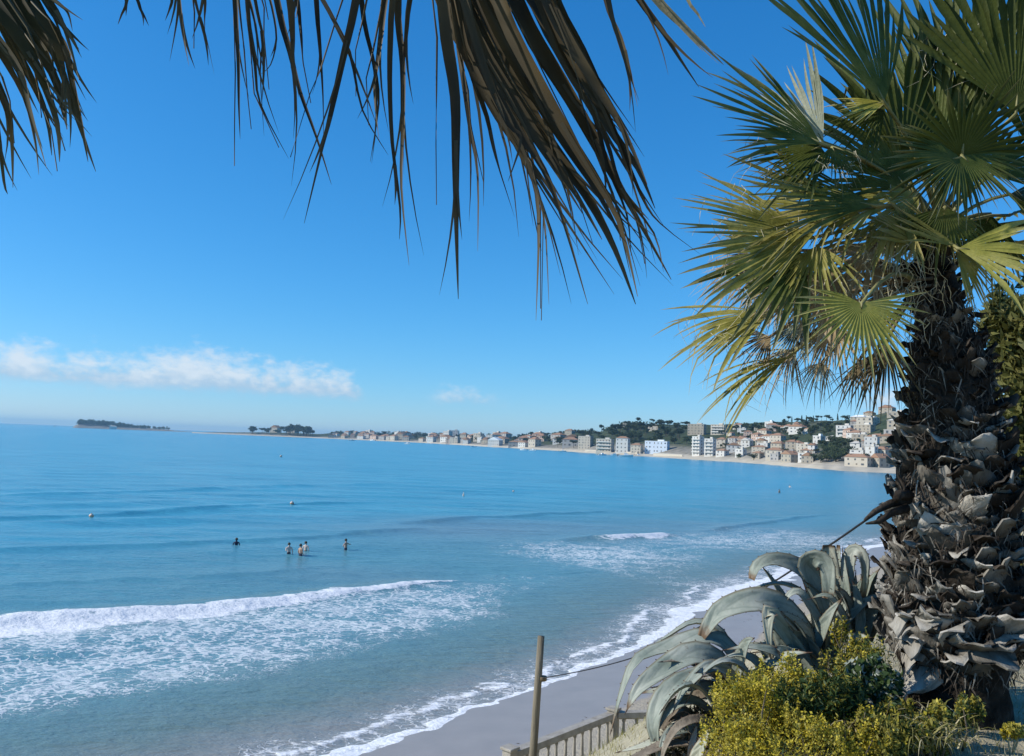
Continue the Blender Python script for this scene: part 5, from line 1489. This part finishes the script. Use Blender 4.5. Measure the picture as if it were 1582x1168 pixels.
HL = [
 (753, 777, 677, 690, 'white', 'white', 'gable', 2, 'bright white gabled hall standing alone on the distant shore', 'hall', False, .7),
 (892, 917, 672, 694, 'cream', 'pale', 'flat', 5, 'tall cream building at the left end of the beach front terrace', 'apartment block', False, .6),
 (919, 950, 677, 699, 'cream', 'pale', 'flat', 4, 'long cream beach front building next to the tall cream one', 'apartment block', True, .5),
 (950, 974, 672, 700, 'white', 'tile', 'hip', 4, 'pale building with a raised centre on the beach front', 'house', False, .6),
 (974, 994, 684, 701, 'cream', 'tile', 'hip', 3, 'low cream house right before the long blue white building', 'house', False, .7),
 (993, 1037, 680, 700, 'blue', 'white', 'flat', 3, 'long blue white building on the beach front', 'hotel', False, .35),
 (1069, 1087, 672, 704, 'white', 'pale', 'flat', 6, 'left tower of the white apartment block on the beach', 'apartment block', True, .7),
 (1088, 1106, 676, 705, 'white', 'pale', 'flat', 5, 'right wing of the white apartment block on the beach', 'apartment block', True, .7),
 (1061, 1092, 654, 672, 'beige', 'pale', 'flat', 4, 'beige block on the slope behind the white apartment towers', 'apartment block', False, .5),
 (1097, 1124, 655, 672, 'cream', 'pale', 'flat', 4, 'cream terraced block high behind the white apartment block', 'apartment block', True, .5),
 (1106, 1124, 675, 691, 'cream', 'tile', 'hip', 3, 'cream house with tiled roof right of the white apartment block', 'house', False, .8),
 (1106, 1126, 693, 705, 'white', 'tile', 'hip', 2, 'white beach house under the cream tiled one', 'house', False, .7),
 (1127, 1140, 679, 692, 'grey', 'grey', 'flat', 3, 'grey flat roofed house between two white ones', 'house', False, .8),
 (1136, 1153, 693, 706, 'white', 'pale', 'flat', 2, 'white flat roofed house at the water front right of the white beach house', 'house', False, .7),
 (1145, 1163, 677, 691, 'white', 'pale', 'gable', 2, 'bright white gabled villa above the water front', 'villa', False, .8),
 (1169, 1190, 684, 696, 'white', 'pale', 'flat', 2, 'wide white villa with dark gaps below its roof slab', 'villa', True, .5),
 (1162, 1180, 697, 709, 'beige', 'tile', 'hip', 2, 'beige house below the wide white villa', 'house', False, .7),
 (1191, 1215, 681, 700, 'beige', 'tile', 'hip', 3, 'large beige house with broad tiled roof', 'house', False, .7),
 (1181, 1198, 651, 659, 'white', 'white', 'flat', 1, 'small white building alone near the wooded hill top', 'house', False, .5),
 (1214, 1233, 679, 696, 'beige', 'tile', 'hip', 3, 'tan house with ochre tiles in the middle of the hillside', 'house', False, .8),
 (1233, 1247, 684, 695, 'ochre', 'tile', 'hip', 2, 'ochre yellow house beside the tan one', 'house', False, .8),
 (1233, 1254, 700, 712, 'white', 'pale', 'flat', 2, 'white low building at the water below the ochre house', 'house', False, .6),
 (1211, 1231, 697, 712, 'beige', 'grey', 'flat', 2, 'dark beige house at the water left of the white low building', 'house', False, .7),
 (1190, 1209, 701, 712, 'grey', 'grey', 'flat', 2, 'small grey house on the water front under the large beige one', 'house', False, .7),
 (1249, 1262, 685, 702, 'white', 'tile', 'gable', 3, 'narrow white house against the round green mound', 'house', False, .9),
 (1257, 1274, 673, 685, 'white', 'white', 'flat', 2, 'bright white cube villa on top of the green mound', 'villa', False, .8),
 (1276, 1292, 674, 681, 'white', 'pale', 'hip', 1, 'low white bungalow right of the cube villa', 'bungalow', False, .8),
 (1292, 1318, 657, 674, 'white', 'pale', 'flat', 3, 'white villa stepping up the right hand hillside', 'villa', True, .6),
 (1318, 1353, 656, 670, 'beige', 'pale', 'flat', 3, 'long beige villa on the hillside beside the stepped white one', 'villa', False, .4),
 (1314, 1343, 641, 651, 'beige', 'white', 'hip', 2, 'hill top villa with long white roof', 'villa', False, .5),
 (1322, 1352, 651, 659, 'cream', 'pale', 'hip', 1, 'cream bungalow just below the hill top villa', 'bungalow', False, .5),
 (1316, 1344, 671, 682, 'beige', 'pale', 'flat', 2, 'beige terrace house half way up the right hillside', 'house', False, .5),
 (1345, 1367, 670, 682, 'cream', 'tile', 'hip', 2, 'cream house close to the palm trunk half way up the hill', 'house', False, .6),
 (1314, 1331, 682, 693, 'white', 'pale', 'hip', 2, 'white house with a rounded front under the beige terrace house', 'house', False, .8),
 (1314, 1339, 695, 712, 'white', 'pale', 'flat', 3, 'white water front villa with dark openings', 'villa', True, .6),
 (1338, 1355, 690, 713, 'white', 'pale', 'flat', 4, 'tall narrow white house right of the water front villa', 'house', False, .8),
 (1356, 1377, 692, 706, 'cream', 'tile', 'hip', 2, 'cream villa with tiled roof closest to the palm trunk', 'villa', False, .7),
 (1371, 1400, 636, 644, 'beige', 'pale', 'flat', 1, 'low beige house on the crest beside the palm trunk', 'house', False, .5),
 (1372, 1403, 646, 661, 'beige', 'pale', 'hip', 2, 'beige villa under the crest beside the palm trunk', 'villa', False, .6),
 (1366, 1396, 664, 678, 'grey', 'pale', 'flat', 2, 'grey terrace house partly behind the palm trunk', 'house', False, .5),
 (1000, 1020, 657, 665, 'cream', 'pale', 'flat', 1, 'cream house among the pines on the hill crest', 'house', False, .5),
 (962, 972, 653, 659, 'white', 'pale', 'flat', 1, 'small white house on the left shoulder of the pine hill', 'house', False, .6),
 (872, 888, 662, 672, 'beige', 'tile', 'hip', 2, 'beige house above the trees left of the tall cream building', 'house', False, .7),
 (444, 462, 652, 665, 'cream', 'grey', 'hip', 3, 'grey roofed mansion on the wooded headland', 'mansion', False, .7),
 (418, 434, 655, 666, 'cream', 'tile', 'gable', 2, 'gabled cream house at the left of the headland grove', 'house', False, .8),
]
for a in HL:
    hs(*a[:9], cat=a[9], balcony=a[10], depth=a[11])
# sea wall under the front terrace
for (u0, u1, v0, v1, lab) in [(905, 985, 699, 705, 'low cream sea wall below the beach front terrace'), (1010, 1055, 697, 704, 'low cream wall along the beach right of the blue white building')]:
    pa = far_at(u0, 13); pb_ = far_at(u1, 13); c = (pa + pb_) / 2; L = (pb_ - pa).length
    o = empty('sea_wall', (c.x, c.y, 0), math.atan2(pb_.y - pa.y, pb_.x - pa.x)); tag(o, lab, 'wall')
    m_ = MB(); m_.box((0, 0, 1.4), (L, .7, 4.4)); m_.build('wall', WALLS['cream'], o)
    m_ = MB(); m_.box((0, 0, 3.68), (L + .2, 1.0, .16)); m_.build('coping', WALLS['white'], o)
def beside(u, v):
    best = min(HL[1:-2], key=lambda a: ((a[0] + a[1]) / 2 - u) ** 2 + (2 * ((a[2] + a[3]) / 2 - v)) ** 2)
    du, dv = u - (best[0] + best[1]) / 2, v - (best[2] + best[3]) / 2
    rel = ('right of' if du > 0 else 'left of') if abs(du) > 1.6 * abs(dv) else ('below' if dv > 0 else 'above')
    words = best[8].split()
    return rel + ' the ' + ' '.join(words[:7] if words[6:7] != ['the'] else words[:6])
def pix(p):
    d = p - Vector((0, 0, CAM_Z)); k = d.dot(_F)
    return 791 + FPX * d.dot(_R) / k, 584 - FPX * d.dot(_U) / k
# the smaller houses of the far strip, one mesh set per type shared by the copies
protos = []
for i, (wl, rf, kd, st_) in enumerate([('white', 'tile', 'hip', 2), ('cream', 'tile', 'hip', 2), ('beige', 'tile', 'gable', 2), ('cream', 'pale', 'flat', 3), ('white', 'pale', 'flat', 3), ('pink', 'tile', 'hip', 2), ('white', 'tile', 'gable', 2), ('grey', 'tile', 'hip', 2)]):
    protos.append((house('house', (0, 0, -500), 12, 9, 6.5 if st_ == 2 else 9, 0, wl, rf, kd, st_, 'x', 'house'), wl, rf, kd))
used_p = set()
def copy_house(i, pos, rz, sc, label, group):
    src = protos[i][0]
    if i in used_p:
        o = src.copy(); COL.objects.link(o)
        for ch in src.children:
            c = ch.copy(); COL.objects.link(c); c.parent = o
    else:
        o = src; used_p.add(i)
    o.location = pos; o.rotation_euler = (0, 0, rz); o.scale = sc
    tag(o, label, 'house', group)
    return o
DESC = {('white', 'hip'): 'white house with tiled roof', ('cream', 'hip'): 'cream house with tiled roof', ('beige', 'gable'): 'beige gabled house', ('cream', 'flat'): 'cream flat roofed block', ('white', 'flat'): 'white flat roofed block', ('pink', 'hip'): 'pinkish house with tiled roof', ('white', 'gable'): 'white gabled house', ('grey', 'hip'): 'grey house with tiled roof'}
def where(u):
    if u < 600: return 'in the farthest part of the town'
    if u < 752: return 'in the strip of town left of the white gabled hall'
    if u < 880: return 'in the strip of town right of the white gabled hall'
    return 'among the hillside houses on the right'
taken = []
nh = 0
for k in range(900):
    if nh >= 124: break
    u = rh_.uniform(508, 886) if nh < 72 else rh_.uniform(1128, 1375)
    t = 24 + 300 * rh_.random() ** 1.5 if u < 890 else rh_.uniform(25, 330)
    if 1250 < u < 1312: continue
    if 815 < u < 886 and rh_.random() < .6: continue
    pos = far_at(u, t)
    if any((pos - q).length < (15 if u < 890 else 11) for q in taken): continue
    if 746 < u < 784 and t < 70: continue
    taken.append(pos); nh += 1
    i = rh_.randrange(len(protos)); s = rh_.uniform(.9, 1.5) if u < 890 else rh_.uniform(.5, .85)
    d_ = DESC[(protos[i][1], protos[i][3])]
    copy_house(i, pos, -math.atan2(pos.x, pos.y) + TURN + rh_.uniform(-.5, .5), (s * rh_.uniform(.8, 1.5), s, s * rh_.uniform(.85, 1.25)), (d_ + ' ' + where(u)) if u < 890 else ('small ' + d_ + ' ' + beside(*pix(pos + Vector((0, 0, 3))))), 'small houses of the town round the bay')

# ---- trees of the far shore: a few crowns shared by all copies
M_PINE = mat('pine_crown', [(.020, .036, .014), (.038, .058, .022), (.065, .085, .034)], .6, .8, 0, vary=.25)
M_OAK = mat('broadleaf_crown', [(.030, .050, .018), (.058, .080, .030), (.10, .115, .048)], .6, .8, 0, vary=.25)
def far_tree_mesh(seed, kind):
    r = random.Random(seed); m_ = MB()
    if kind == 'pine':    # umbrella pine
        blobs = [(Vector((r.gauss(0, 1.6), r.gauss(0, 1.6), 6.6 + r.uniform(-.7, .9))), (r.uniform(1.6, 2.6), r.uniform(1.6, 2.6), r.uniform(.9, 1.5))) for _ in range(6)]
    elif kind == 'cypress':
        blobs = [(Vector((0, 0, 2.2 + 1.7 * i)), (1.3 - .2 * i, 1.3 - .2 * i, 1.7)) for i in range(5)]
    else:
        blobs = [(Vector((r.gauss(0, 1.3), r.gauss(0, 1.3), 3.9 + r.uniform(-1.2, 1.6))), (r.uniform(1.4, 2.3), r.uniform(1.4, 2.3), r.uniform(1.2, 1.9))) for _ in range(7)]
    v, f, p = leaf_cloud(blobs, 420, .95, r, 1.5)
    m_.tube([(0, 0, -1.5), (.1, 0, 2.5), (0, .1, 5.5)], [.32, .24, .12], 6, 1)
    m_.add([tuple(q) for q in v], [tuple(int(i) for i in q) for q in f], 0)
    me = bpy.data.meshes.new('tree')
    me.from_pydata(m_.v, [], m_.f); me.polygons.foreach_set('material_index', np.array(m_.m, dtype=np.int32))
    me.materials.append(M_OAK if kind == 'oak' else M_PINE); me.materials.append(M_BARK); me.update()
    return me
TM = {k: [far_tree_mesh(s + 10, k) for s in range(4)] for k in ('pine', 'oak', 'cypress')}
rt = random.Random(77)
ntree = 0
def far_tree(u, t=None, v=None, kind=None, s=1.0, label='', group=''):
    global ntree
    if v is not None: pos, _r = on_far(u, v)
    else: pos = far_at(u, t)
    kind = kind or rt.choice(['pine', 'pine', 'oak'])
    nm = {'pine': 'pine_tree', 'oak': 'broadleaf_tree', 'cypress': 'cypress_tree'}[kind]
    o = bpy.data.objects.new(nm, rt.choice(TM[kind])); COL.objects.link(o)
    o.location = pos; o.rotation_euler = (0, 0, rt.uniform(0, 6.28)); k = s * rt.uniform(.8, 1.25); o.scale = (k * rt.uniform(.9, 1.2), k * rt.uniform(.9, 1.2), k)
    tag(o, label, 'tree', group); ntree += 1
    return o
# pine hill
for k in range(105):
    u = rt.uniform(893, 1062); v = rt.uniform(660, 688)
    top = np.interp(u, [893, 920, 960, 985, 1060], [676, 668, 661, 657, 658])
    if v < top: v = top + rt.uniform(0, 6)
    far_tree(u, v=v, kind=rt.choice(['pine', 'pine', 'oak']), s=1.05, label='dark tree in the ' + ('upper ' if v < 672 else 'lower ') + ('left flank' if u < 950 else 'middle' if u < 1010 else 'right flank') + ' of the pine hill behind the beach front', group='trees of the pine hill')
for u, s, lab in [(984, 1.15, 'tall round pine standing highest on the pine hill crest'), (1008, 1.05, 'second tall pine on the crest right of the highest one'), (1030, .9, 'slim pine on the crest between the hill and the beige block'), (968, .9, 'low pine on the left shoulder of the pine hill')]:
    far_tree(u, t=float(interp(u, T_TC)) - 15, kind='pine', s=s, label=lab, group='trees of the pine hill')
# ridge wood on the right
for k in range(80):
    u = rt.uniform(1108, 1312); v = rt.uniform(650, 674)
    top = np.interp(u, [1108, 1200, 1300], [662, 657, 653])
    v = max(v, top + rt.uniform(-2, 4))
    far_tree(u, v=v, kind=rt.choice(['pine', 'oak', 'oak']), s=.75, label='dark tree in the ' + ('left part' if u < 1175 else 'middle' if u < 1245 else 'right part') + ' of the wood above the hillside houses', group='trees of the ridge wood')
for u in np.linspace(1212, 1300, 15):
    far_tree(float(u) + rt.uniform(-2, 2), t=float(interp(u, T_TC)) - rt.uniform(0, 20), kind=rt.choice(['cypress', 'pine', 'oak']), s=.65, label='tree in the dark row on the ridge line', group='trees of the ridge line')
# green mound
for k in range(44):
    u = rt.gauss(1287, 15); v = rt.uniform(684, 716)
    if u < 1258 + (v - 690) * .0 or u > 1313: continue
    far_tree(u, v=v, kind='oak', s=.72, label='tree on the ' + ('left side' if u < 1280 else 'middle' if u < 1296 else 'right side') + (', upper' if v < 700 else ', lower') + ' half of the round green mound', group='trees of the green mound')
# trees between the houses, and the strip
for k in range(64):
    u = rt.uniform(1062, 1400); v = rt.uniform(668, 712)
    far_tree(u, v=v, kind='oak', s=rt.uniform(.4, .75), label='small garden tree ' + beside(u, v - 3), group='garden trees on the hillside')
for k in range(40):
    u = rt.choice([rt.uniform(808, 892), rt.uniform(808, 892), rt.uniform(508, 760)])
    t = rt.uniform(40, 330)
    far_tree(u, t=t, kind=rt.choice(['pine', 'oak']), s=rt.uniform(.9, 1.5) if u > 800 else rt.uniform(.9, 1.6), label='dark tree among the roofs of the distant town', group='trees of the distant town')
# grove on the headland
for k in range(58):
    u = rt.choice([rt.gauss(458, 12), rt.gauss(458, 14), rt.uniform(385, 490), rt.gauss(478, 6), 390 + rt.gauss(0, 2)])
    far_tree(u, t=rt.uniform(40, 120), kind='pine', s=rt.uniform(2.2, 3.2) if 440 < u < 475 else rt.uniform(1.5, 2.4), label='dark pine in the grove on the low headland', group='pines of the headland')

# ---- wooded island at the left
ic = [(117, 3300), (150, 3300), (180, 3320), (220, 3350), (262, 3400), (296, 3450)]
iu = np.linspace(112, 304, 70); it = np.linspace(-40, 130, 18)
II, JJ = np.meshgrid(it, iu, indexing='ij')
D0 = np.interp(JJ, [112, 304], [3250, 3420])
Hh = np.interp(JJ, [112, 117, 125, 170, 200, 262, 270, 290, 304], [0, 10, 16, 13, 11, 6, 3, 1.5, 0])
kk = np.clip((II + 10) / 40, 0, 1) * np.clip((130 - II) / 60, 0, 1)
Zi = -1.5 + (Hh + 2.0) * np.clip(kk, 0, 1) ** .5
azi = np.interp(JJ, np.linspace(80, 320, 60), [az_of(u, 652 + .0384 * u) for u in np.linspace(80, 320, 60)])
Ri = (D0 + II) / np.cos(azi)
M_ROCK = mat('island_rock', [(.16, .145, .12), (.30, .27, .22)], .05, .95)
isl = link_mesh('island', np.stack([Ri * np.sin(azi), Ri * np.cos(azi), Zi], -1).reshape(-1, 3), grid_faces(*Zi.shape), M_ROCK, None, True)
tag(isl, kind='structure')
g = random.Random(3); bl = []
for k in range(120):
    u = g.choice([g.uniform(118, 200), g.uniform(118, 270)]); a_ = az_of(u, 660); D = float(np.interp(u, [112, 304], [3250, 3420])) + g.uniform(15, 70)
    hz = float(np.interp(u, [117, 125, 170, 195, 205, 262, 268], [9, 17, 15, 11, 10, 7, 4]))
    hh_ = float(np.interp(u, [117, 130, 180, 196, 205, 240, 262, 270], [13, 18, 16, 12, 11, 10, 11, 3])) * g.uniform(.55, 1.05)
    r_ = D / math.cos(a_)
    bl.append((Vector((r_ * math.sin(a_), r_ * math.cos(a_), hz + hh_ * .5)), (8, 8, hh_ * .62)))
v, f, p = leaf_cloud(bl, 9000, 4.2, g, 1.4)
tag(link_mesh('island_wood', v, f, M_PINE), 'dark pine wood covering the island on the left horizon', 'wood', kind='stuff')
a_ = az_of(175, 657); r_ = 3290 / math.cos(a_)
house('house', (r_ * math.sin(a_), r_ * math.cos(a_), 3.0), 26, 12, 8, -a_, 'white', 'pale', 'hip', 2, 'white house at the water edge of the wooded island', 'house')
a_ = az_of(85, 655); r_ = 3000 / math.cos(a_)
bc = empty('beacon', (r_ * math.sin(a_), r_ * math.cos(a_), 0)); tag(bc, 'dark navigation beacon standing in the sea left of the island', 'beacon')
m_ = MB(); m_.lathe([(1.6, -1), (1.6, .8), (.9, 1.0), (.7, 5.5)], 10); m_.build('tower', M_WOOD, bc); m_ = MB(); m_.lathe([(.9, 5.5), (.9, 6.0), (.12, 6.8), (.1, 8)], 10); m_.build('topmark', M_SPINE, bc)
# low wood far behind the strip of town
bl = []
for k in range(150):
    u = g.uniform(500, 1000); p_ = far_at(u, g.uniform(260, 470)); bl.append((p_ + Vector((0, 0, 3)), (7, 7, 4)))
v, f, p = leaf_cloud(bl, 9000, 2.6, g, 1.4)
tag(link_mesh('far_wood', v, f, M_OAK), 'low dark wood behind the roofs of the distant town', 'wood', kind='stuff')

# ---- boats moored off the far shore
M_HULL = mat('boat_white', [(.74, .74, .72), (.80, .80, .79)], 2, .3, 0, spec=.5)
def boat_parts(root):
    secs = [(-3.2, .95, .75), (-1.5, 1.1, .8), (.5, 1.05, .9), (2.0, .75, 1.05), (3.1, .25, 1.2), (3.6, .03, 1.28)]
    vs, fs = [], []
    for x, hw, h in secs:
        vs += [(x, -hw, h), (x, -hw * .75, -.15), (x, 0, -.4), (x, hw * .75, -.15), (x, hw, h)]
    for i in range(len(secs) - 1):
        for k in range(4): fs.append((i * 5 + k, i * 5 + k + 1, i * 5 + 6 + k, i * 5 + 5 + k))
        fs.append((i * 5 + 4, i * 5, i * 5 + 5, i * 5 + 9))
    fs.append((0, 4, 3, 2, 1))
    m_ = MB(); m_.add(vs, fs); m_.build('hull', M_HULL, root)
    m_ = MB(); m_.add([(-.6, -.75, .85), (1.6, -.6, 1.0), (1.6, .6, 1.0), (-.6, .75, .85), (-.5, -.65, 1.75), (.8, -.55, 1.7), (.8, .55, 1.7), (-.5, .65, 1.75)], [(0, 1, 5, 4), (1, 2, 6, 5), (2, 3, 7, 6), (3, 0, 4, 7), (4, 5, 6, 7)]); m_.build('cabin', M_HULL, root)
    m_ = MB(); m_.add([(.87, -.5, 1.62), (1.52, -.52, 1.1), (1.52, .52, 1.1), (.87, .5, 1.62)], [(0, 1, 2, 3)]); w_ = m_.build('windscreen', M_GLASS, root); w_.location = (.04, 0, .03)
    m_ = MB(); m_.box((-3.35, 0, .7), (.35, .4, .9)); m_.build('outboard_motor', M_SPINE, root)
BO = [(543, 681, 'small white boat farthest along the town shore'), (576, 681, 'white boat moored right of the farthest one'), (629, 686, 'white boat off the middle of the distant town'), (731, 691, 'white boat just left of the gabled hall'),
      (809, 695.5, 'left one of two white boats right of the gabled hall'), (823, 696, 'right one of two white boats right of the gabled hall'), (855, 693, 'white boat close in before the dark trees'), (869, 698, 'white boat off the tall cream building'),
      (930, 703.5, 'white boat moored under the long cream building'), (950, 703.5, 'left boat of the cluster off the sea wall'), (966, 706, 'largest white boat of the cluster off the sea wall'), (986, 704.5, 'white boat right of the cluster below the blue white building')]
b0 = None
for i, (u, v, lab) in enumerate(BO):
    p = G(u, v); p.z = 0
    if b0 is None:
        b0 = empty('motor_boat', p); boat_parts(b0); o = b0
    else:
        o = b0.copy(); COL.objects.link(o)
        for ch in b0.children:
            c = ch.copy(); COL.objects.link(c); c.parent = o
        o.location = p
    o.rotation_euler = (0, 0, rt.uniform(-.5, .5) + (math.pi if rt.random() < .4 else 0))
    s = 1.25 if i != 10 else 1.9
    s *= max(1.0, p.y / 1200)
    o.scale = (s, s, s)
    tag(o, lab, 'boat', 'white boats moored off the town')

# ---- buoys
M_BUOY = mat('buoy_pale', [(.62, .50, .40), (.74, .64, .54)], 3, .5); M_BUOYO = mat('buoy_orange', [(.60, .22, .07), (.70, .28, .10)], 3, .5); M_BUOYW = mat('buoy_white', [(.50, .46, .42), (.60, .56, .52)], 3, .5)
def buoy(u, v, rad, label, mt, tall=False):
    p = G(u, v); p.z = .03
    o = empty('buoy', p); tag(o, label, 'buoy', 'swimming zone buoys'); m_ = MB()
    prof = [(rad * math.sin(a), rad * .75 - rad * math.cos(a)) for a in np.linspace(.15, math.pi - .15, 9)]
    if tall: prof = [(rad * .75, -.3), (rad, 0), (rad * .95, rad * 1.6), (rad * .4, rad * 2.6), (rad * .25, rad * 4.2), (rad * .1, rad * 4.4)]
    m_.lathe(prof, 14); m_.build('float', mt, o, True)
    m_ = MB(); m_.lathe([(rad * 1.015, rad * .55), (rad * 1.03, rad * .75), (rad * 1.015, rad * .95)] if not tall else [(rad * .99, rad * .6), (rad * 1.01, rad * 1.0)], 14); m_.build('band', M_BUOYO, o, True)
    m_ = MB(); m_.tube([(0, 0, rad * 1.7), (0, 0, rad * 2.0)] if not tall else [(0, 0, rad * 4.3), (0, 0, rad * 4.8)], .035, 6); m_.build('ring', M_SPINE, o)
buoy(141, 800, .22, 'pale round buoy at the left of the bay', M_BUOY)
buoy(451, 780, .25, 'whitish round buoy right of the wave behind the bathers', M_BUOYW)
buoy(716, 766, .14, 'slim white buoy in the middle of the bay', M_BUOYW, True)
buoy(434, 706, .42, 'far white buoy near the headland', M_BUOYW)
buoy(793, 760, .16, 'small white buoy right of the slim one', M_BUOYW)

# ---- bathers
M_SKIN = mat('skin', [(.40, .25, .17), (.50, .33, .24)], 3, .6); M_SKINP = mat('skin_pale', [(.58, .44, .36), (.66, .52, .44)], 3, .6); M_HAIR = mat('hair_dark', [(.02, .015, .01), (.05, .035, .02)], 9, .6)
M_SWIM = mat('swimwear_dark', [(.02, .025, .05), (.04, .045, .08)], 5, .6); M_WET = mat('wetsuit_navy', [(.006, .008, .028), (.012, .015, .045)], 5, .5)
def figure(name, loc, rz, label, skin, joints, edges, hair=True, suit=None):
    """one continuous skinned body; joints: (x, y, z, radius)"""
    root = empty(name, loc, rz); tag(root, label, 'person', 'bathers in the sea')
    me = bpy.data.meshes.new('body'); me.from_pydata([j[:3] for j in joints], edges, [])
    o = bpy.data.objects.new('body_rig', me); COL.objects.link(o)
    sk = o.modifiers.new('s', 'SKIN'); sk.use_smooth_shade = True
    for i, j in enumerate(joints):
        me.skin_vertices[0].data[i].radius = (j[3], j[3] * (j[4] if len(j) > 4 else 1)); me.skin_vertices[0].data[i].use_root = (i == 0)
    ss = o.modifiers.new('u', 'SUBSURF'); ss.levels = 2; ss.render_levels = 2
    dg = bpy.context.evaluated_depsgraph_get()
    nm = bpy.data.meshes.new_from_object(o.evaluated_get(dg)); nm.name = 'body'
    bpy.data.objects.remove(o); nm.materials.clear(); nm.materials.append(skin); nm.materials.append(suit or M_SWIM)
    for p in nm.polygons:
        p.use_smooth = True
        if -.16 < p.center.z < .14 and abs(p.center.x) < .24: p.material_index = 1
    b = bpy.data.objects.new('body', nm); COL.objects.link(b); b.parent = root
    if hair:
        hd = joints[5]; m_ = MB()
        prof = [(.112 * math.sin(a), .135 * -math.cos(a)) for a in np.linspace(1.25, math.pi - .05, 7)]
        m_.lathe(prof, 12, (hd[0], hd[1] + .018, hd[2] + .012)); m_.build('hair', M_HAIR, root, True)
    return root
BODY_E = [(0, 1), (1, 2), (2, 3), (3, 4), (4, 5), (5, 6), (3, 7), (7, 8), (8, 9), (3, 10), (10, 11), (11, 12), (0, 13), (13, 14), (14, 15), (0, 16), (16, 17), (17, 18), (5, 19)]
def body(arm_l, arm_r):
    z0 = 0.0
    return [(0, 0, z0, .135, .8), (0, 0, z0 + .16, .125, .75), (0, 0, z0 + .34, .15, .72), (0, 0, z0 + .47, .105, .8), (0, 0, z0 + .56, .052), (0, .0, z0 + .70, .088, 1.1), (0, 0, z0 + .79, .06),
            (-.20, 0, z0 + .46, .055), (*arm_l[0], .042), (*arm_l[1], .032), (.20, 0, z0 + .46, .055), (*arm_r[0], .042), (*arm_r[1], .032),
            (-.10, 0, z0 - .12, .085), (-.11, 0, z0 - .48, .058), (-.11, .02, z0 - .88, .04), (.10, 0, z0 - .12, .085), (.11, 0, z0 - .48, .058), (.11, .02, z0 - .88, .04), (0, -.085, z0 + .69, .03)]
DOWN = [(-.27, .02, .20), (-.25, -.10, .0)], [(.27, .02, .20), (.25, -.10, .0)]
OUT = [(-.42, -.05, .36), (-.62, -.12, .28)], [(.42, -.05, .36), (.60, -.10, .34)]
HUG = [(-.26, -.12, .26), (-.05, -.22, .22)], [(.28, .02, .20), (.27, -.08, -.02)]
def bather(u, v, rz, arms, skin, label, z=.02):
    p = G(u, v); p.z = z
    return figure('person', p, rz, label, skin, body(*arms), BODY_E)
bather(446, 856, .5, HUG, M_SKINP, 'pale bather standing waist deep at the left of the three close together')
bather(464, 858, 2.4, DOWN, M_SKIN, 'tanned bather with dark hair standing in the middle of the three')
bather(472, 851, 2.9, DOWN, M_SKINP, 'bather partly behind the middle one of the three', -.10)
bather(534, 849, 1.2, OUT, M_SKIN, 'bather with arms out standing apart to the right of the three')
p = G(365, 843); p.z = -.22
figure('person', p, .2, 'swimmer in a navy wetsuit with only head and shoulders out of the water', M_WET, body(*DOWN), BODY_E, True, M_WET)
p = G(1204, 761); p.z = -.1
figure('person', p, .4, 'distant dark swimmer standing off the right hand shore', M_SKIN, body(*DOWN), BODY_E)
p = G(1220, 753); p.z = -.2
figure('person', p, 1.9, 'distant swimmer splashing right of the dark one', M_SKINP, body(*OUT), BODY_E)
print('trees', ntree, 'houses', nh + len(HL), 'boots', n_boot)

# ---------------------------------------------------------------- air
hz = MB(); hz.box((0, 0, 37), (29000, 29000, 84))
hm = bpy.data.materials.new('haze'); hm.use_nodes = True; t = NT(hm.node_tree)
vol = t.n('ShaderNodeVolumePrincipled', {'Color': (.42, .74, 1.0), 'Density': 0.00009, 'Anisotropy': .2})
t.t.links.new(vol.outputs[0], t.n('ShaderNodeOutputMaterial').inputs['Volume'])
ho = hz.build('haze', hm); tag(ho, 'thin pale sea haze over the bay', 'haze', kind='stuff')
